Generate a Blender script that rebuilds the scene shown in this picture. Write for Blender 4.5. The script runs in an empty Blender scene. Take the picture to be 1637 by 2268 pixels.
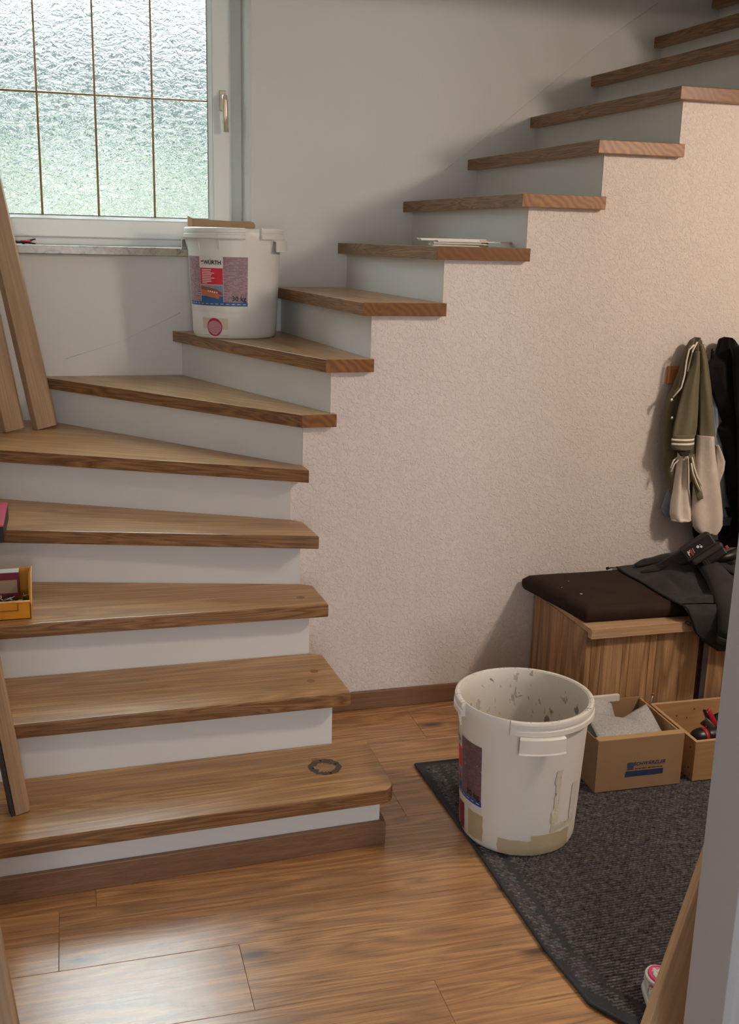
import bpy, bmesh, math, random
import numpy as np
from mathutils import Vector, Matrix, noise as mnoise
R = math.radians
random.seed(4)
scene = bpy.context.scene
col = scene.collection

# ------------------------------------------------------------------ camera
cam = bpy.data.cameras.new('camera')
cam.sensor_width = 36.0
cam.sensor_fit = 'AUTO'
cam.lens = 2361.17 / 2268 * 36.0
cam.clip_start = 0.02
camo = bpy.data.objects.new('camera', cam)
col.objects.link(camo)
cr = Vector((0.96331075, -0.26734658, 0.0236264))
cu = Vector((0.04390958, 0.24383465, 0.96882228))
cf = Vector((0.26477226, 0.93223949, -0.24662761))
m = Matrix((cr, cu, -cf)).transposed().to_4x4()
m.translation = Vector((-0.60480474, -3.42505745, 1.63490877))
camo.matrix_world = m
scene.camera = camo

# ------------------------------------------------------------------ world
world = bpy.data.worlds.new('sky')
scene.world = world
world.use_nodes = True
wt = world.node_tree
wt.nodes.clear()
wo = wt.nodes.new('ShaderNodeOutputWorld')
bg = wt.nodes.new('ShaderNodeBackground')
tc = wt.nodes.new('ShaderNodeTexCoord')
sp = wt.nodes.new('ShaderNodeSeparateXYZ')
rp = wt.nodes.new('ShaderNodeValToRGB')
wt.links.new(tc.outputs['Generated'], sp.inputs[0])
wt.links.new(sp.outputs['Z'], rp.inputs[0])
rp.color_ramp.elements[0].position = 0.0
rp.color_ramp.elements[0].color = (0.085, 0.087, 0.100, 1)
e_ = rp.color_ramp.elements.new(0.20); e_.color = (0.105, 0.108, 0.125, 1)
rp.color_ramp.elements[-1].position = 0.62
rp.color_ramp.elements[-1].color = (1.85, 2.0, 2.15, 1)
wt.links.new(rp.outputs[0], bg.inputs['Color'])
bg.inputs['Strength'].default_value = 8.0
wt.links.new(bg.outputs[0], wo.inputs['Surface'])

# ------------------------------------------------------------------ hall lamp and added fill lights
def area(name, loc, target, size, energy, color, shape='DISK', sy=None):
    l = bpy.data.lights.new(name, 'AREA')
    l.shape = shape
    l.size = size
    if sy:
        l.size_y = sy
    l.energy = energy
    l.color = color
    o = bpy.data.objects.new(name, l)
    col.objects.link(o)
    o.location = loc
    o.rotation_euler = (Vector(target) - Vector(loc)).to_track_quat('-Z', 'Y').to_euler()
    return o
area('hall_ceiling_lamp', (2.25, -1.90, 2.45), (0.6, -0.6, 0.3), 0.26, 34, (1.0, 0.82, 0.67))
area('back_room_fill', (-0.62, -5.7, 1.6), (0.3, 0.0, 1.0), 0.75, 48, (0.93, 0.96, 1.0), 'RECTANGLE', 1.5)  # added fill light behind the camera, no window stands there
area('stairwell_fill', (0.5, 0.62, 3.85), (0.3, 0.5, 0.0), 0.7, 2, (0.88, 0.94, 1.0), 'RECTANGLE', 0.6)  # added dim fill from above, the stairwell has no skylight

vs = scene.view_settings
vs.view_transform = 'Standard'
vs.look = 'None'
vs.gamma = 1.0
vs.use_curve_mapping = False
vs.exposure = 0.0

# ------------------------------------------------------------------ helpers
def tag(o, label=None, cat=None, group=None, kind=None):
    if label: o['label'] = label
    if cat: o['category'] = cat
    if group: o['group'] = group
    if kind: o['kind'] = kind
    return o

def empty(name, loc=(0, 0, 0), rz=0.0, label=None, cat=None, group=None, kind=None):
    o = bpy.data.objects.new(name, None)
    o.empty_display_size = 0.05
    col.objects.link(o)
    o.location = loc
    o.rotation_euler = (0, 0, rz)
    return tag(o, label, cat, group, kind)

def link(name, me, mat=None, parent=None, loc=None, rot=None):
    o = bpy.data.objects.new(name, me)
    col.objects.link(o)
    if mat is not None:
        for q in (mat if isinstance(mat, (list, tuple)) else [mat]):
            me.materials.append(q)
    if parent is not None:
        o.parent = parent
    if loc is not None: o.location = loc
    if rot is not None: o.rotation_euler = rot
    return o

def mesh(name, verts, faces, mat, parent=None, smooth=False, bevel=0, loc=None, rot=None, fm=None, seg=2, ang=35, fix=True):
    me = bpy.data.meshes.new(name)
    me.from_pydata([tuple(v) for v in verts], [], faces)
    if fm is not None:
        me.polygons.foreach_set('material_index', fm)
    if fix:
        bm = bmesh.new(); bm.from_mesh(me)
        bmesh.ops.recalc_face_normals(bm, faces=bm.faces)
        bm.to_mesh(me); bm.free()
    if smooth:
        me.polygons.foreach_set('use_smooth', [True] * len(me.polygons))
    me.update()
    o = link(name, me, mat, parent, loc, rot)
    if bevel:
        b = o.modifiers.new('bevel', 'BEVEL')
        b.width = bevel; b.segments = seg; b.limit_method = 'ANGLE'; b.angle_limit = R(ang)
        b.harden_normals = False
    return o

def prism(name, poly, z0, z1, mat, parent=None, bevel=0, **k):
    n = len(poly)
    v = [(p[0], p[1], z0) for p in poly] + [(p[0], p[1], z1) for p in poly]
    f = [tuple(range(n - 1, -1, -1)), tuple(range(n, 2 * n))]
    f += [(i, (i + 1) % n, n + (i + 1) % n, n + i) for i in range(n)]
    return mesh(name, v, f, mat, parent, bevel=bevel, **k)

def boxv(lo, hi):
    x0, y0, z0 = lo; x1, y1, z1 = hi
    v = [(x0, y0, z0), (x1, y0, z0), (x1, y1, z0), (x0, y1, z0), (x0, y0, z1), (x1, y0, z1), (x1, y1, z1), (x0, y1, z1)]
    f = [(0, 3, 2, 1), (4, 5, 6, 7), (0, 1, 5, 4), (1, 2, 6, 5), (2, 3, 7, 6), (3, 0, 4, 7)]
    return v, f

def box(name, lo, hi, mat, parent=None, bevel=0, **k):
    v, f = boxv(lo, hi)
    return mesh(name, v, f, mat, parent, bevel=bevel, **k)

def multi(parts):
    V, F = [], []
    for v, f in parts:
        o = len(V)
        V += list(v); F += [tuple(i + o for i in q) for q in f]
    return V, F

def tube(pts, rad, seg=8, caps=True):
    """tube along a poly line; rad a number or list, elliptical (ra, rb) allowed"""
    V, F = [], []
    n = len(pts); P = [Vector(p) for p in pts]
    prev = None
    for i, p in enumerate(P):
        t = (P[min(i + 1, n - 1)] - P[max(i - 1, 0)]).normalized()
        if prev is None:
            a = Vector((0, 0, 1)) if abs(t.z) < 0.9 else Vector((0, 1, 0))
            s = t.cross(a).normalized()
        else:
            s = (prev - t * prev.dot(t)).normalized()
        prev = s
        w = t.cross(s)
        r = rad[i] if isinstance(rad, (list, tuple)) and not isinstance(rad[0], str) and len(rad) == n else rad
        ra, rb = r if isinstance(r, (tuple, list)) else (r, r)
        for k in range(seg):
            a = 2 * math.pi * k / seg
            V.append(tuple(p + s * math.cos(a) * ra + w * math.sin(a) * rb))
    for i in range(n - 1):
        for k in range(seg):
            a = i * seg + k; b = i * seg + (k + 1) % seg
            F.append((a, b, b + seg, a + seg))
    if caps:
        F.append(tuple(range(seg - 1, -1, -1)))
        F.append(tuple(range((n - 1) * seg, n * seg)))
    return V, F

# ------------------------------------------------------------------ materials
def newmat(name):
    mt = bpy.data.materials.new(name)
    mt.use_nodes = True
    nt = mt.node_tree
    return mt, nt, nt.nodes['Principled BSDF']

def nd(nt, typ, **k):
    n = nt.nodes.new(typ)
    for a, b in k.items():
        if a.startswith('i_'):
            n.inputs[a[2:]].default_value = b
        else:
            setattr(n, a, b)
    return n

def ramp(nt, src, stops, interp='LINEAR'):
    r = nt.nodes.new('ShaderNodeValToRGB')
    r.color_ramp.interpolation = interp
    e = r.color_ramp.elements
    while len(e) > 1: e.remove(e[-1])
    for i, (p, c) in enumerate(stops):
        if i == 0: x = e[0]; x.position = p
        else: x = e.new(p)
        x.color = (*c, 1) if len(c) == 3 else c
    nt.links.new(src, r.inputs[0])
    return r

def mixc(nt, fac, a, b, typ='MIX'):
    n = nt.nodes.new('ShaderNodeMix')
    n.data_type = 'RGBA'; n.blend_type = typ
    for s, v in ((n.inputs[0], fac), (n.inputs[6], a), (n.inputs[7], b)):
        if hasattr(v, 'is_output'): nt.links.new(v, s)
        elif isinstance(v, (int, float)): s.default_value = v
        else: s.default_value = (*v, 1)
    return n.outputs[2]

def math_(nt, op, a, b=None, c=None):
    n = nt.nodes.new('ShaderNodeMath'); n.operation = op
    for i, v in enumerate((a, b, c)):
        if v is None: continue
        if hasattr(v, 'is_output'): nt.links.new(v, n.inputs[i])
        else: n.inputs[i].default_value = v
    return n.outputs[0]

def coords(nt, scale=(1, 1, 1), rnd=True, src='Object', rot=(0, 0, 0)):
    if src == 'grain':
        t = nd(nt, 'ShaderNodeAttribute', attribute_name='grain'); so = t.outputs['Vector']
    else:
        t = nd(nt, 'ShaderNodeTexCoord'); so = t.outputs[src]
    mp = nd(nt, 'ShaderNodeMapping')
    mp.inputs['Scale'].default_value = scale
    mp.inputs['Rotation'].default_value = rot
    nt.links.new(so, mp.inputs[0])
    if not rnd: return mp.outputs[0]
    oi = nd(nt, 'ShaderNodeObjectInfo')
    mu = math_(nt, 'MULTIPLY', oi.outputs['Random'], 37.0)
    va = nd(nt, 'ShaderNodeVectorMath', operation='ADD')
    nt.links.new(mp.outputs[0], va.inputs[0]); nt.links.new(mu, va.inputs[1])
    return va.outputs[0]

def noise(nt, vec, scale, detail=3, rough=0.55, dist=0.0):
    n = nd(nt, 'ShaderNodeTexNoise')
    n.inputs['Scale'].default_value = scale
    n.inputs['Detail'].default_value = detail
    n.inputs['Roughness'].default_value = rough
    n.inputs['Distortion'].default_value = dist
    nt.links.new(vec, n.inputs['Vector'])
    return n.outputs['Fac']

def bump(nt, bs, h, strength, dist=0.001, chain=None):
    b = nd(nt, 'ShaderNodeBump')
    b.inputs['Strength'].default_value = strength
    b.inputs['Distance'].default_value = dist
    nt.links.new(h, b.inputs['Height'])
    if chain is not None: nt.links.new(chain, b.inputs['Normal'])
    nt.links.new(b.outputs[0], bs.inputs['Normal'])
    return b.outputs[0]

def plain(name, c, rough=0.5, metal=0.0, spec=0.5, bumpn=None, var=0.0, sss=0):
    mt, nt, bs = newmat(name)
    bs.inputs['Base Color'].default_value = (*c, 1)
    bs.inputs['Roughness'].default_value = rough
    bs.inputs['Metallic'].default_value = metal
    bs.inputs['Specular IOR Level'].default_value = spec
    v = None
    if bumpn or var:
        v = coords(nt)
    if var:
        nz = noise(nt, v, 6, 5)
        r = ramp(nt, nz, [(0.3, tuple(x * (1 - var) for x in c)), (0.7, tuple(min(1, x * (1 + var)) for x in c))])
        nt.links.new(r.outputs[0], bs.inputs['Base Color'])
    if bumpn:
        bump(nt, bs, noise(nt, v, bumpn[0], 3), bumpn[1], bumpn[2])
    if sss:
        bs.inputs['Subsurface Weight'].default_value = sss
        bs.inputs['Subsurface Radius'].default_value = (0.01, 0.008, 0.006)
    return mt

def wood(name, light, mid, dark, rough=0.38, src='Object', kd='3D', stretch=(0.7, 7, 7), rings=9.0, ringmix=0.5, fibre=0.5, knots=0.0, rv=0.12, spec=0.5, rough2=None, var=0.5, bs_strength=0.25):
    """grain runs along the object's local X"""
    mt, nt, bs = newmat(name)
    v = coords(nt, stretch, src=src)
    big = noise(nt, v, 1.0, 2, 0.5, 0.3)
    fld = math_(nt, 'MULTIPLY', big, rings)
    if knots > 0:
        kv = coords(nt, (1.5, 4.3, 4.3), src=src)
        vo = nd(nt, 'ShaderNodeTexVoronoi', voronoi_dimensions=kd); vo.inputs['Scale'].default_value = 1.0
        nt.links.new(kv, vo.inputs['Vector'])
        near = ramp(nt, vo.outputs['Distance'], [(0.0, (1, 1, 1)), (0.12, (0.45, 0.45, 0.45)), (0.42, (0, 0, 0))]).outputs[0]
        fld = math_(nt, 'ADD', fld, math_(nt, 'MULTIPLY', near, 2.2))
    pp = math_(nt, 'PINGPONG', fld, 0.5)
    rg = ramp(nt, pp, [(0.0, (0, 0, 0)), (0.16, (0.35, 0.35, 0.35)), (0.5, (1, 1, 1))])
    vf = coords(nt, (stretch[0] * 4, stretch[1] * 16, stretch[2] * 16), src=src)
    fb = noise(nt, vf, 1.0, 4, 0.65)
    br = noise(nt, coords(nt, (stretch[0] * 0.9, stretch[1] * 1.3, stretch[2] * 1.3), src=src), 1.0, 3)
    base = ramp(nt, br, [(0.3, mid), (0.7, light)]).outputs[0]
    c1 = mixc(nt, math_(nt, 'MULTIPLY', math_(nt, 'SUBTRACT', 1.0, rg.outputs[0]), ringmix), base, dark)
    fr = ramp(nt, fb, [(0.36, (1, 1, 1)), (0.62, (0, 0, 0))])
    c2 = mixc(nt, math_(nt, 'MULTIPLY', fr.outputs[0], fibre), c1, dark)
    if knots > 0:
        kr = ramp(nt, vo.outputs['Distance'], [(0.0, (1, 1, 1)), (0.035, (0.8, 0.8, 0.8)), (0.09, (0, 0, 0))])
        c2 = mixc(nt, math_(nt, 'MULTIPLY', kr.outputs[0], knots), c2, tuple(x * 0.35 for x in dark))
    oi = nd(nt, 'ShaderNodeObjectInfo')
    hs = nd(nt, 'ShaderNodeHueSaturation')
    vv = math_(nt, 'MULTIPLY_ADD', oi.outputs['Random'], rv * 2, 1 - rv)
    nt.links.new(vv, hs.inputs['Value']); nt.links.new(c2, hs.inputs['Color'])
    nt.links.new(hs.outputs[0], bs.inputs['Base Color'])
    rr = nd(nt, 'ShaderNodeMapRange')
    rr.inputs[3].default_value = rough - 0.05; rr.inputs[4].default_value = rough + 0.1
    nt.links.new(fb, rr.inputs[0]); nt.links.new(rr.outputs[0], bs.inputs['Roughness'])
    bs.inputs['Specular IOR Level'].default_value = spec
    bump(nt, bs, fb, bs_strength, 0.0006)
    return mt

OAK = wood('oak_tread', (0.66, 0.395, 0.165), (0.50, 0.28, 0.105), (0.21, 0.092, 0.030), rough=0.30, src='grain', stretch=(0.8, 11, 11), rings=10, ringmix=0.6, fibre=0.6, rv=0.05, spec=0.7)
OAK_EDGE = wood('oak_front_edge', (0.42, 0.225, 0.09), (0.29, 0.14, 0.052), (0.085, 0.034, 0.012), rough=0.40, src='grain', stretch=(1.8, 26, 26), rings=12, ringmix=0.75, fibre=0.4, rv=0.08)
FLOORM = wood('vinyl_plank', (0.68, 0.375, 0.155), (0.52, 0.262, 0.100), (0.17, 0.073, 0.028), rough=0.27, kd='2D', stretch=(1.1, 12, 12), rings=9, ringmix=0.6, fibre=0.5, knots=0.95, rv=0.07, spec=1.0)
_b = FLOORM.node_tree.nodes['Principled BSDF']; _b.inputs['Coat Weight'].default_value = 0.15; _b.inputs['Coat Roughness'].default_value = 0.16
SKIRT = wood('skirting_wood', (0.27, 0.15, 0.088), (0.21, 0.112, 0.062), (0.10, 0.047, 0.025), rough=0.4, stretch=(1.0, 24, 24), rings=4, ringmix=0.3, fibre=0.5, rv=0.04)
RAW = wood('raw_oak_board', (0.47, 0.32, 0.20), (0.38, 0.25, 0.15), (0.22, 0.13, 0.07), rough=0.6, stretch=(0.8, 14, 14), rings=6, ringmix=0.35, fibre=0.45, rv=0.05)
BEECH = wood('bench_wood', (0.60, 0.38, 0.20), (0.45, 0.26, 0.125), (0.11, 0.045, 0.016), rough=0.42, stretch=(0.9, 13, 13), rings=5, ringmix=0.6, fibre=0.4, knots=0.7, rv=0.12)
LIP = wood('bench_lid_wood', (0.66, 0.46, 0.27), (0.56, 0.36, 0.20), (0.30, 0.17, 0.085), rough=0.42, stretch=(1.4, 16, 16), rings=4, ringmix=0.3, fibre=0.5, rv=0.03)
PLY = wood('plywood', (0.50, 0.31, 0.14), (0.43, 0.25, 0.11), (0.25, 0.13, 0.055), rough=0.6, stretch=(1.5, 6, 6), rings=3, ringmix=0.2, fibre=0.35, knots=0.3, rv=0.04)

def end_grain():
    mt, nt, bs = newmat('oak_end_grain')
    v = coords(nt, (1, 1, 1), src='grain')
    wv = nd(nt, 'ShaderNodeTexWave', wave_type='RINGS')
    wv.inputs['Scale'].default_value = 14; wv.inputs['Distortion'].default_value = 14
    wv.inputs['Detail'].default_value = 3; wv.inputs['Detail Scale'].default_value = 0.6
    mp = nd(nt, 'ShaderNodeMapping'); mp.inputs['Location'].default_value = (0.05, 0, 0.08)
    nt.links.new(v, mp.inputs[0]); nt.links.new(mp.outputs[0], wv.inputs['Vector'])
    sx = nd(nt, 'ShaderNodeSeparateXYZ'); nt.links.new(v, sx.inputs[0])
    blk = math_(nt, 'FLOOR', math_(nt, 'MULTIPLY', sx.outputs[0], 9.0))
    wn = nd(nt, 'ShaderNodeTexWhiteNoise', noise_dimensions='1D'); nt.links.new(blk, wn.inputs['W'])
    base = ramp(nt, wn.outputs['Value'], [(0.0, (0.18, 0.066, 0.011)), (1.0, (0.36, 0.155, 0.032))]).outputs[0]
    c = mixc(nt, math_(nt, 'MULTIPLY', wv.outputs['Fac'], 0.7), base, (0.12, 0.042, 0.008))
    nt.links.new(c, bs.inputs['Base Color'])
    bs.inputs['Roughness'].default_value = 0.42
    return mt
ENDG = end_grain()

def plaster(name, c, scale, strength, dist, thresh=None, fine=0.12):
    mt, nt, bs = newmat(name)
    v = coords(nt, (1, 1, 1), rnd=False)
    big = noise(nt, v, 1.3, 3)
    r = ramp(nt, big, [(0.3, tuple(x * 0.97 for x in c)), (0.7, c)])
    nt.links.new(r.outputs[0], bs.inputs['Base Color'])
    bs.inputs['Roughness'].default_value = 0.9
    bs.inputs['Specular IOR Level'].default_value = 0.2
    n1 = noise(nt, v, scale, 3, 0.6, 0.8)
    if thresh:
        n1 = ramp(nt, n1, [(thresh[0], (0, 0, 0)), (thresh[1], (1, 1, 1))]).outputs[0]
    b1 = bump(nt, bs, n1, strength, dist)
    bump(nt, bs, noise(nt, v, 900, 2), fine, 0.0003, b1)
    return mt
WALLP = plaster('painted_wallpaper', (0.70, 0.685, 0.665), 260, 0.5, 0.0006)
WALLR = plaster('rough_plaster', (0.74, 0.675, 0.635), 95, 0.9, 0.0016, (0.47, 0.66))
RISER = plaster('white_riser_paint', (0.72, 0.72, 0.715), 220, 0.3, 0.0005)
CEIL = plain('ceiling_paint', (0.78, 0.77, 0.75), 0.9)
PVC = plain('white_window_pvc', (0.80, 0.82, 0.80), 0.28, bumpn=None)
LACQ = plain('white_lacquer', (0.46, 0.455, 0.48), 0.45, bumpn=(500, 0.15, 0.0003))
PLAST = plain('bucket_plastic', (0.74, 0.74, 0.71), 0.38, sss=0.15)
PLAST_Y = plain('bucket_plastic_worn', (0.76, 0.73, 0.68), 0.42, var=0.03, bumpn=(60, 0.12, 0.001), sss=0.1)

def stone():
    mt, nt, bs = newmat('sill_stone')
    v = coords(nt)
    n1 = noise(nt, v, 22, 6, 0.65, 1.0)
    r = ramp(nt, n1, [(0.32, (0.15, 0.11, 0.07)), (0.45, (0.31, 0.25, 0.17)), (0.7, (0.42, 0.35, 0.25))])
    nt.links.new(r.outputs[0], bs.inputs['Base Color'])
    bs.inputs['Roughness'].default_value = 0.22
    return mt
STONE = stone()

def obscure_glass():
    mt, nt, bs = newmat('hammered_glass')
    nt.nodes.remove(bs)
    out = [n for n in nt.nodes if n.type == 'OUTPUT_MATERIAL'][0]
    v = coords(nt, (0.62, 1, 1), rnd=False)
    n1 = noise(nt, v, 44, 2, 0.45, 1.2)
    n2 = noise(nt, v, 24, 1, 0.4, 0.6)
    h = math_(nt, 'ADD', math_(nt, 'MULTIPLY', n1, 0.7), math_(nt, 'MULTIPLY', n2, 0.5))
    b = nd(nt, 'ShaderNodeBump'); b.inputs['Strength'].default_value = 1.0; b.inputs['Distance'].default_value = 0.0075
    nt.links.new(h, b.inputs['Height'])
    rf = nd(nt, 'ShaderNodeBsdfRefraction'); rf.inputs['IOR'].default_value = 1.45; rf.inputs['Roughness'].default_value = 0.08
    rf.inputs['Color'].default_value = (0.93, 0.97, 0.94, 1)
    gl = nd(nt, 'ShaderNodeBsdfGlossy'); gl.inputs['Roughness'].default_value = 0.05
    nt.links.new(b.outputs[0], rf.inputs['Normal']); nt.links.new(b.outputs[0], gl.inputs['Normal'])
    mx = nd(nt, 'ShaderNodeMixShader'); mx.inputs[0].default_value = 0.06
    nt.links.new(rf.outputs[0], mx.inputs[1]); nt.links.new(gl.outputs[0], mx.inputs[2])
    tr = nd(nt, 'ShaderNodeBsdfTransparent'); tr.inputs['Color'].default_value = (0.93, 0.97, 0.95, 1)
    m2 = nd(nt, 'ShaderNodeMixShader'); m2.inputs[0].default_value = 0.12
    nt.links.new(mx.outputs[0], m2.inputs[1]); nt.links.new(tr.outputs[0], m2.inputs[2])
    nt.links.new(m2.outputs[0], out.inputs['Surface'])
    return mt
GLASS = obscure_glass()
LEAD = plain('brass_came', (0.36, 0.23, 0.12), 0.45, metal=0.4)
CHAMP = plain('champagne_metal', (0.62, 0.54, 0.44), 0.35, metal=0.6)

# ------------------------------------------------------------------ outside the window
def garden():
    mt, nt, bs = newmat('lawn')
    v = coords(nt)
    r = ramp(nt, noise(nt, v, 0.8, 4), [(0.3, (0.10, 0.13, 0.08)), (0.7, (0.16, 0.19, 0.12))])
    nt.links.new(r.outputs[0], bs.inputs['Base Color']); bs.inputs['Roughness'].default_value = 0.9
    lawn = mesh('garden_ground', [(-30, 1.5, -0.1), (30, 1.5, -0.1), (30, 7.0, 0.3), (-30, 7.0, 0.3), (-30, 60, 3.0), (30, 60, 3.0)],
                [(0, 1, 2, 3), (3, 2, 5, 4)], mt)
    tag(lawn, kind='structure')
    hm, nt, bs = newmat('hedge_green')
    r = ramp(nt, noise(nt, coords(nt), 5, 5), [(0.3, (0.12, 0.128, 0.102)), (0.7, (0.19, 0.195, 0.16))])
    nt.links.new(r.outputs[0], bs.inputs['Base Color'])
    # hedge: lumpy volume
    hv, hf = [], []
    nx, nz = 60, 10
    for side in (0, 1):
        for j in range(nz + 1):
            for i in range(nx + 1):
                x = -9 + 18 * i / nx; z = 0.1 + 2.35 * j / nz
                y = (9.0 if side == 0 else 10.2) + (0.25 * mnoise.noise(Vector((x * 1.3, z * 1.6, side * 9)))) * (1 if side == 0 else -1)
                hv.append((x, y, z + (0.15 * mnoise.noise(Vector((x * 2, 3, 0))) if j == nz else 0)))
    w = nx + 1
    for s in (0, 1):
        o = s * w * (nz + 1)
        for j in range(nz):
            for i in range(nx):
                a = o + j * w + i
                hf.append((a, a + 1, a + w + 1, a + w))
    o = w * (nz + 1)
    for i in range(nx):
        a = nz * w + i
        hf.append((a, a + 1, o + a + 1, o + a))
    h = mesh('hedge', hv, hf, hm, smooth=True)
    tag(h, 'green garden hedge seen blurred through the patterned window glass', 'hedge')
    hw = plain('house_render', (0.075, 0.09, 0.088), 0.9)
    rf = plain('roof_tile', (0.07, 0.056, 0.065), 0.8)
    e = empty('house', (-0.5, 22, 0.8), 0, 'grey house with pinkish roof seen blurred through the patterned window glass', 'house')
    v, f = boxv((-5, 0, -0.6), (6.0, 7, 4.6)); mesh('wall', v, f, hw, e)
    mesh('roof', [(-5.4, -0.5, 4.5), (6.4, -0.5, 4.5), (6.4, 7.5, 4.5), (-5.4, 7.5, 4.5), (-5.4, 3.5, 6.0), (6.4, 3.5, 6.0)],
         [(0, 1, 5, 4), (2, 3, 4, 5), (0, 4, 3), (1, 2, 5), (0, 3, 2, 1)], rf, e)
garden()

# ------------------------------------------------------------------ room shell
W = 1.0515
LX = -1.06           # left wall
RX = 2.75            # right wall
FY = -2.10           # wall with the doorway the photo is taken through
def struct(name, parts, mat, bevel=0, parent=None, **k):
    v, f = multi(parts)
    o = mesh(name, v, f, mat, parent, bevel=bevel, **k)
    if parent is None: tag(o, kind='structure')
    return o
wz0, wz1, wx0, wx1 = 1.588, 3.12, -1.045, 0.137
struct('wall_back', [
    boxv((LX - 0.2, W, -0.1), (RX + 0.2, W + 0.3, wz0 - 0.033)),
    boxv((LX - 0.2, W, wz1), (RX + 0.2, W + 0.3, 4.0)),
    boxv((LX - 0.2, W, wz0 - 0.033), (wx0, W + 0.3, wz1)),
    ([(wx1, W, wz0 - 0.033), (RX + 0.2, W, wz0 - 0.033), (RX + 0.2, W + 0.3, wz0 - 0.033), (wx1 - 0.03, W + 0.3, wz0 - 0.033), (wx1 - 0.018, W + 0.02, wz0 - 0.033), (wx1 - 0.008, W + 0.004, wz0 - 0.033),
      (wx1, W, wz1), (RX + 0.2, W, wz1), (RX + 0.2, W + 0.3, wz1), (wx1 - 0.03, W + 0.3, wz1), (wx1 - 0.018, W + 0.02, wz1), (wx1 - 0.008, W + 0.004, wz1)],
     [(0, 1, 2, 3, 4, 5), (11, 10, 9, 8, 7, 6), (0, 6, 7, 1), (1, 7, 8, 2), (2, 8, 9, 3), (3, 9, 10, 4), (4, 10, 11, 5), (5, 11, 6, 0)]),
], WALLP)
_v, _f = tube([(.96, W, 1.93), (1.30, W, 2.20), (1.62, W, 2.46), (1.90, W, 2.655)], (.0022, .0012), 6)
mesh('paint_ridge', _v, _f, WALLP, bpy.data.objects['wall_back'], smooth=True)
_v, _f = tube([(-.62, W, 1.145), (-.40, W, 1.215), (-.16, W, 1.33)], (.0020, .0010), 6)
mesh('paint_ridge', _v, _f, WALLP, bpy.data.objects['wall_back'], smooth=True)
struct('wall_left', [boxv((LX - 0.2, FY, -0.1), (LX, W, 4.0))], WALLP)
struct('wall_right', [boxv((RX, FY, -0.1), (RX + 0.2, W, 4.0))], WALLP)
struct('ceiling', [boxv((LX, FY - 4.2, 2.53), (RX, -0.06, 2.7)), boxv((LX - 0.2, -0.06, 4.0), (RX + 0.2, W + 0.3, 4.15)), boxv((LX, -0.16, 2.7), (RX, -0.06, 4.0))], CEIL)
# doorway wall between hall and the room of the photographer
struct('wall_front', [boxv((0.952, FY - 0.12, 0), (RX, FY, 2.53)), boxv((LX, FY - 0.12, 0), (-0.96, FY, 2.53)), boxv((-0.96, FY - 0.12, 2.202), (0.952, FY, 2.53))], WALLP)
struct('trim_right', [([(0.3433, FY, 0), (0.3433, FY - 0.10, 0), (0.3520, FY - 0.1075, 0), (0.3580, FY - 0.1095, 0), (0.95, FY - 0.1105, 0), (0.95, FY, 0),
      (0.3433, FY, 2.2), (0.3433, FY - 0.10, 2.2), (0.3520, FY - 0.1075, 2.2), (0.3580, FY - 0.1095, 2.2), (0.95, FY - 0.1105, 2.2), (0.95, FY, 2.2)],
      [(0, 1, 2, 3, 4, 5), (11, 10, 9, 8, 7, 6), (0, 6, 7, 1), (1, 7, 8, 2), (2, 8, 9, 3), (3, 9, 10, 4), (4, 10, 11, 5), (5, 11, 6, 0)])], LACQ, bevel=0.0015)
# room of the photographer
struct('wall_rear', [boxv((LX, FY - 4.2, 0), (RX, FY - 4.1, 2.53))], WALLP)
struct('wall_side', [boxv((LX - 0.2, FY - 4.2, -0.1), (LX, FY, 2.7)), boxv((RX, FY - 4.2, -0.1), (RX + 0.2, FY, 2.7))], WALLP)

# floor with planks
fl = struct('floor', [boxv((LX, FY - 4.2, -0.06), (RX, W, -0.012))], plain('screed', (0.10, 0.07, 0.05), 0.9))
rows = {-1.452: -0.277, -1.22: -0.69, -0.988: 0.62, -0.756: 0.29, -0.524: -0.35, -0.292: 0.51, -1.684: 0.136, -0.06: 1.2}
PW, PL = 0.232, 1.22
y = -1.684 - PW * 7
k = 0
cache = {}
while y < 0.2:
    y1 = y + PW
    key = min(rows, key=lambda q: abs(q - y))
    jx = rows[key] if abs(key - y) < 0.03 else random.uniform(-0.6, 0.6)
    x = jx - PL * 3
    while x < RX:
        xa, xb = max(x, LX), min(x + PL, RX)
        if xb - xa > 0.02:
            L = round(xb - xa, 3)
            g = 0.0003
            if L not in cache:
                v, f = boxv((g, g, -0.012), (L - g, PW - g, 0.0))
                me = bpy.data.meshes.new('plank')
                me.from_pydata(v, [], f); me.materials.append(FLOORM)
                bm = bmesh.new(); bm.from_mesh(me)
                bmesh.ops.bevel(bm, geom=[e for e in bm.edges if all(vv.co.z > -0.001 for vv in e.verts)], offset=0.0009, segments=1, affect='EDGES')
                bm.to_mesh(me); bm.free()
                cache[L] = me
            o = bpy.data.objects.new('plank', cache[L]); col.objects.link(o)
            o.parent = fl; o.location = (xa, y, 0)
        x += PL
    y = y1

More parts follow.
